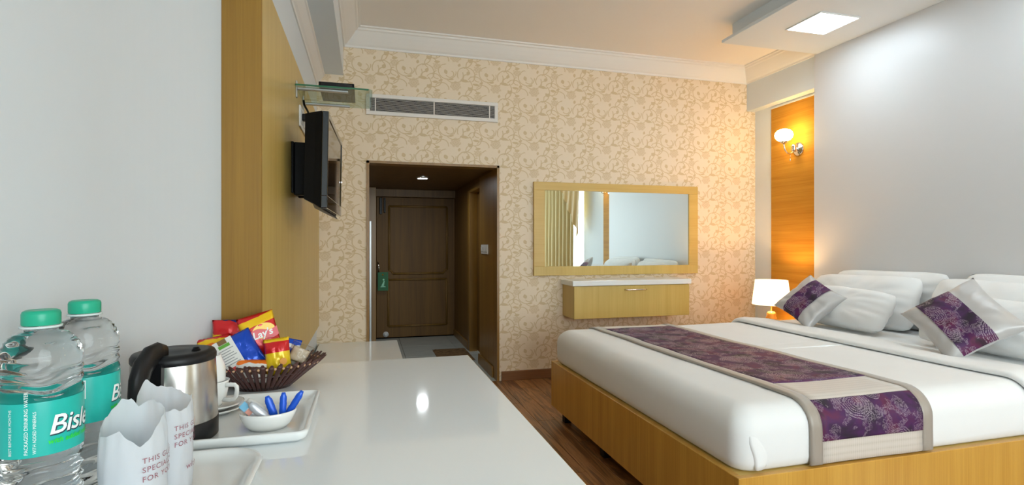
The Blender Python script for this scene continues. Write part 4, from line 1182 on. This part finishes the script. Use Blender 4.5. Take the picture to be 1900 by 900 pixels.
# ================================================================== WATER BOTTLES
n_ = NT('bottle_plastic_water'); n_.set(color=(.985, .995, .995, 1), rough=.01, trans=1.0, ior=1.30)
M_bottle = n_.m
M_teal = plain('teal_cap', lin(22, 168, 132), .35)
n_ = NT('teal_label')
x_, y_, z_ = xyz(n_)
n_.set(color=n_.mix(n_.noise(n_.mapping(), 12, 2), lin(16, 172, 160), lin(24, 184, 172)), rough=.3)
M_label = n_.m
M_print = plain('label_print_white', lin(240, 246, 244), .4)
M_shadow = plain('label_print_dark', lin(28, 60, 74), .4)
M_green = plain('label_print_green', lin(40, 210, 60), .4)
def bottle(x, y, face, variant, label):
    b = thing('water_bottle', label, 'bottle', (x, y, TZ), 0, 'large water bottles with teal caps')
    r = .052
    prof = [(0, .006), (.03, .004), (.04, 0), (.047, .004), (.051, .016)]
    z = .02
    while z < .155:
        k = (z - .02) / .022
        prof.append((r - .003 + .003 * math.cos(k * 2 * math.pi), z)); z += .0044
    prof += [(r - .001, .158), (r - .0012, .242)]
    z = .247
    while z < .292:
        k = (z - .247) / .0148
        prof.append((r + .0002 - .0036 * (1 - math.cos(k * 2 * math.pi)) * .5, z)); z += .0033
    for t in range(0, 9):
        a = R(t * 11.2)
        prof.append((.0205 + (r - .0205) * math.cos(a) ** .9 if t < 8 else .0205, .292 + .047 * math.sin(a)))
        if t in (1, 2, 3, 4, 5):
            a_ = R((t + .5) * 11.2); prof.append((.0205 + (r - .0205) * math.cos(a_) ** .9 - .0016, .292 + .047 * math.sin(a_)))
    prof += [(.0205, .347), (.0205, .351), (0, .351)]
    # swirl the ribs gently
    g = G().lathe(prof, 72)
    vv = []
    for px_, py_, pz_ in g.v:
        a = math.atan2(py_, px_)
        dz = .0045 * math.sin(2 * a + 30 * pz_ + face) + .002 * math.sin(5 * a + 60 * pz_) if (.03 < pz_ < .15 or .25 < pz_ < .325) else 0
        vv.append((px_, py_, pz_ + dz))
    g.v = vv
    part('bottle_body', g, M_bottle, b, False, 'clear ribbed body full of water')
    part('neck_ring', G().lathe([(.0205, .345), (.026, .345), (.026, .348), (.0205, .348)], 36, cap=False), plain('clear_ring', lin(214, 224, 222), .2), b, False)
    cap = G(); rings = []
    for rr_, zz in [(.0228, .349), (.0236, .351), (.0236, .366), (.0225, .370), (.019, .372)]:
        rings.append([((rr_ + (.0004 if q % 2 else 0) * (1 if zz < .367 else 0)) * math.cos(q * math.pi / 36), (rr_ + (.0004 if q % 2 else 0)) * math.sin(q * math.pi / 36), zz) for q in range(72)])
    part('cap', cap.loft(rings), M_teal, b, False, 'teal screw cap')
    lb = part('label', G().lathe([(r + .0002, .160), (r + .0004, .162), (r + .0004, .238), (r + .0002, .240)], 72, cap=False), M_label, b, False, 'teal paper label')
    R_ = r + .0012
    part('brand_shadow', wrap_text('Bisleri', .040, R_ - .0003, face + R(1), .1885, .22, .94, .0012), M_shadow, lb, False)
    part('brand_lettering', wrap_text('Bisleri', .040, R_, face, .190, .22, .94, .0004), M_print, lb, False, 'white italic lettering')
    part('tagline', wrap_text('with added minerals', .0105, R_, face, .176, .2, 1.0, .0003), M_green, lb, False, 'green lettering')
    if variant == 0:
        for k, s in enumerate(('PACKAGED DRINKING WATER', 'WITH ADDED MINERALS', 'BEST BEFORE SIX MONTHS')):
            part('small_print', wrap_text(s, .0056 if k else .0066, R_, face - R(24 + 11 * k) if k == 0 else face - R(14 if k == 1 else 46), .165, 0, 1, 0, True), M_print, lb, False)
    if variant == 0: return b
    bc = G()
    for q in range(13):
        a = face - R(52) + R(.75) * q * 1.0
        wd = R(.22 + .3 * ((q * 7) % 3) / 2)
        bc.add([(R_ * math.cos(a + s * wd), R_ * math.sin(a + s * wd), z2) for s, z2 in ((-1, .206), (1, .206), (1, .234), (-1, .234))], [(0, 1, 2, 3)])
    pa = G(); n = 8
    pa.loft([[((R_ - .0004) * math.cos(face - R(54) + R(13) * q / n), (R_ - .0004) * math.sin(face - R(54) + R(13) * q / n), z2) for q in range(n + 1)] for z2 in (.204, .236)], False, False, False)
    part('barcode_patch', pa, M_print, lb, False)
    part('barcode', bc, M_shadow, lb, False)
    return b
bottle(-.486, .987, R(-56), 0, 'teal-capped water bottle nearest the viewer, at the left edge')
bottle(-.494, 1.137, R(-24), 1, 'teal-capped water bottle behind, between the other bottle and the kettle')

# ================================================================== PAPER-WRAPPED GLASSES
n_ = NT('white_paper'); 
tl = n_.n('ShaderNodeBsdfTranslucent'); tl.inputs[0].default_value = lin(238, 240, 244)
n_.set(color=lin(234, 236, 240), rough=.7)
mx_ = n_.n('ShaderNodeMixShader'); mx_.inputs[0].default_value = .42
n_.l(n_.b.outputs[0], mx_.inputs[1]); n_.l(tl.outputs[0], mx_.inputs[2]); n_.l(mx_.outputs[0], n_.out.inputs[0])
M_paperbag = n_.m
M_redprint = plain('maroon_print', lin(150, 84, 96), .6)
def sleeve(x, y, r, tops, face, label, texts):
    s = thing('wrapped_glass', label, 'glass', (x, y, TZ), 0, 'glasses in printed paper sleeves')
    N = 72; g = G(); rings = []
    def topz(a):
        a = (a - face) % (2 * math.pi)
        d = math.degrees(a)
        for (a0, z0), (a1, z1) in zip(tops[:-1], tops[1:]):
            if a0 <= d <= a1: return z0 + (z1 - z0) * (d - a0) / (a1 - a0)
        return tops[-1][1]
    for k in range(11):
        ring = []
        for q in range(N):
            a = 2 * math.pi * q / N
            tz = topz(a) + .006 * noise.noise((math.cos(a) * 4, math.sin(a) * 4, y * 31)); f = k / 10; z = tz * f
            lean_ = max(0, z - .13) / .08
            rr_ = r * (.94 + .06 * min(1, z / .12)) - .010 * lean_ ** 1.3 + .0024 * noise.noise((math.cos(a) * 3, math.sin(a) * 3, z * 20 + x * 50)) + .003 * noise.noise((a * 4, z * 25, x * 90)) * min(1, max(0, z - .10) / .05)
            rr_ += .002 * math.sin(a * 5) * lean_
            ring.append((rr_ * math.cos(a), rr_ * math.sin(a), z + .001))
        rings.append(ring)
    g.loft(rings, True, True, False)
    part('paper_sleeve', g, M_paperbag, s, False, 'white paper sleeve with torn open top')
    part('tumbler', G().lathe([(0, .004), (.03, .004), (.036, .10), (.038, .118), (.0365, .118), (.034, .1), (.029, .008), (0, .008)], 28, cap=False), plain('tumbler_glass', lin(220, 228, 230), .05, alpha=1.0), s, False)
    for t, sz, a, z in texts: part('lettering', wrap_text(t, sz, r + .0022, face + a, z, 0, 1.15, 0), M_redprint, s, False, 'maroon lettering')
    return s
# angles run anticlockwise from the side facing the viewer
fL = math.atan2(-1.033, .379); fR = math.atan2(-1.139, .377)
sleeve(-.379, 1.033, .049, [(0, .150), (12, .143), (60, .176), (95, .190), (140, .200), (170, .188), (185, .202), (205, .206), (215, .196), (250, .172), (300, .160), (335, .172), (360, .150)], fL,
       'paper-wrapped glass nearest the viewer, printed in maroon', [('THIS GLASS IS', .0125, R(13), .116), ('SPECIALLY CLEANED', .0125, R(13), .101), ('FOR YOUR USE', .0125, R(13), .086)])
sleeve(-.372, 1.150, .049, [(0, .165), (40, .160), (80, .172), (120, .180), (170, .190), (205, .200), (225, .212), (240, .20), (290, .175), (330, .168), (360, .165)], fR,
       'paper-wrapped glass beside the kettle, printed in maroon', [('THIS GLASS IS', .0125, R(18), .128), ('SPECIALLY CLEANED', .0125, R(18), .113), ('FOR YOUR USE', .0125, R(18), .098), ('with', .016, R(44), .05)])

# ================================================================== WINDOW AND CURTAIN (seen in the mirror)
wn = thing('window_1', 'bright window with white frame seen in the mirror', 'window', (XR + .08, -.9, WZ0)); wn['kind'] = 'structure'
f = G(); a0, a1 = WY0, WY1
f.rbox(XR + .06, XR + .10, a0, a1, WZ0, WZ0 + .05, .003).rbox(XR + .06, XR + .10, a0, a1, WZ1 - .05, WZ1, .003)
for y in (a0, (a0 + a1) / 2 - .025, a1 - .05): f.rbox(XR + .06, XR + .10, y, y + .05, WZ0 + .051, WZ1 - .051, .003)
part('window_frame', f, M_whiteplastic, wn)
mid = (a0 + a1) / 2
part('pane', G().box(XR + .078, XR + .082, a0 + .05, mid - .026, WZ0 + .05, WZ1 - .05), M_pane, wn)
part('pane', G().box(XR + .078, XR + .082, mid + .026, a1 - .05, WZ0 + .05, WZ1 - .05), M_pane, wn)
part('window_sill', G().rbox(XR - .03, XR + .06, a0 - .03, a1 + .03, WZ0 - .03, WZ0, .004), M_whiteplastic, wn)

wn2 = thing('window_added', 'added unseen window with white frame behind the viewer, for even daylight', 'window', (1.7, YR - .06, RZ0)); wn2['kind'] = 'structure'  # added opening, never in view; brings even daylight into the room
f = G().rbox(RX0, RX1, YR - .08, YR - .04, RZ0, RZ0 + .05, .003).rbox(RX0, RX1, YR - .08, YR - .04, RZ1 - .05, RZ1, .003)
for k in range(4): f.rbox(RX0 + k * (RX1 - RX0 - .05) / 3, RX0 + k * (RX1 - RX0 - .05) / 3 + .05, YR - .08, YR - .04, RZ0 + .051, RZ1 - .051, .003)
part('window_frame', f, M_whiteplastic, wn2)
for k in range(3): part('pane', G().box(RX0 + .052 + k * (RX1 - RX0 - .05) / 3, RX0 + (k + 1) * (RX1 - RX0 - .05) / 3 - .002, YR - .062, YR - .058, RZ0 + .05, RZ1 - .05), M_pane, wn2)

def cloth_wave(y0, y1, z0, z1, x, amp, waves, seed):
    g = G(); ny, nz_ = int(waves * 12), 24; vs_ = []
    for j in range(nz_ + 1):
        t = j / nz_; z = z0 + (z1 - z0) * t
        for i_ in range(ny + 1):
            u = i_ / ny
            ph = u * waves * 2 * math.pi + .7 * noise.noise((u * 6, t * 1.2, seed))
            vs_.append((x + amp * math.sin(ph) * (1 - .35 * t) + .01 * noise.noise((u * 9, t * 3, seed)), y0 + (y1 - y0) * u + .006 * math.cos(ph), z))
    g.add(vs_, [(j * (ny + 1) + i_, j * (ny + 1) + i_ + 1, (j + 1) * (ny + 1) + i_ + 1, (j + 1) * (ny + 1) + i_) for j in range(nz_) for i_ in range(ny)], True)
    # give the cloth its thickness
    n0 = len(g.v); fs0 = list(g.f)
    g.add([(p[0] + .003, p[1], p[2]) for p in g.v], [tuple(q for q in f[::-1]) for f in fs0], True)
    return g
solo('curtain', cloth_wave(-1.98, -.14, .03, 2.42, XR - .11, .045, 9, 3), M_curtain, 'long gold pleated curtain seen at the left of the mirror', 'curtain')
# swag falling to a point
g = G(); vs_ = []; ny, nz_ = 44, 16
y0_, y1_ = -.62, .36
for j in range(nz_ + 1):
    t = j / nz_
    for i_ in range(ny + 1):
        u = i_ / ny
        drop = .20 + .92 * u ** 1.1
        if u > .9: drop = 1.02 + .08 * math.sin((u - .9) * 30)
        z = 2.43 - drop * t
        vs_.append((XR - .175 - .022 * math.sin(u * 26 + t * 2) * (.4 + .6 * t), y0_ + (y1_ - y0_) * u * (1 - .10 * t), z))
g.add(vs_, [(j * (ny + 1) + i_, j * (ny + 1) + i_ + 1, (j + 1) * (ny + 1) + i_ + 1, (j + 1) * (ny + 1) + i_) for j in range(nz_) for i_ in range(ny)], True)
fs0 = list(g.f); g.add([(p[0] + .003, p[1], p[2]) for p in g.v], [f[::-1] for f in fs0], True)
swg = solo('curtain_swag', g, M_swag, 'amber swag hanging over the curtain top, seen in the mirror', 'curtain')
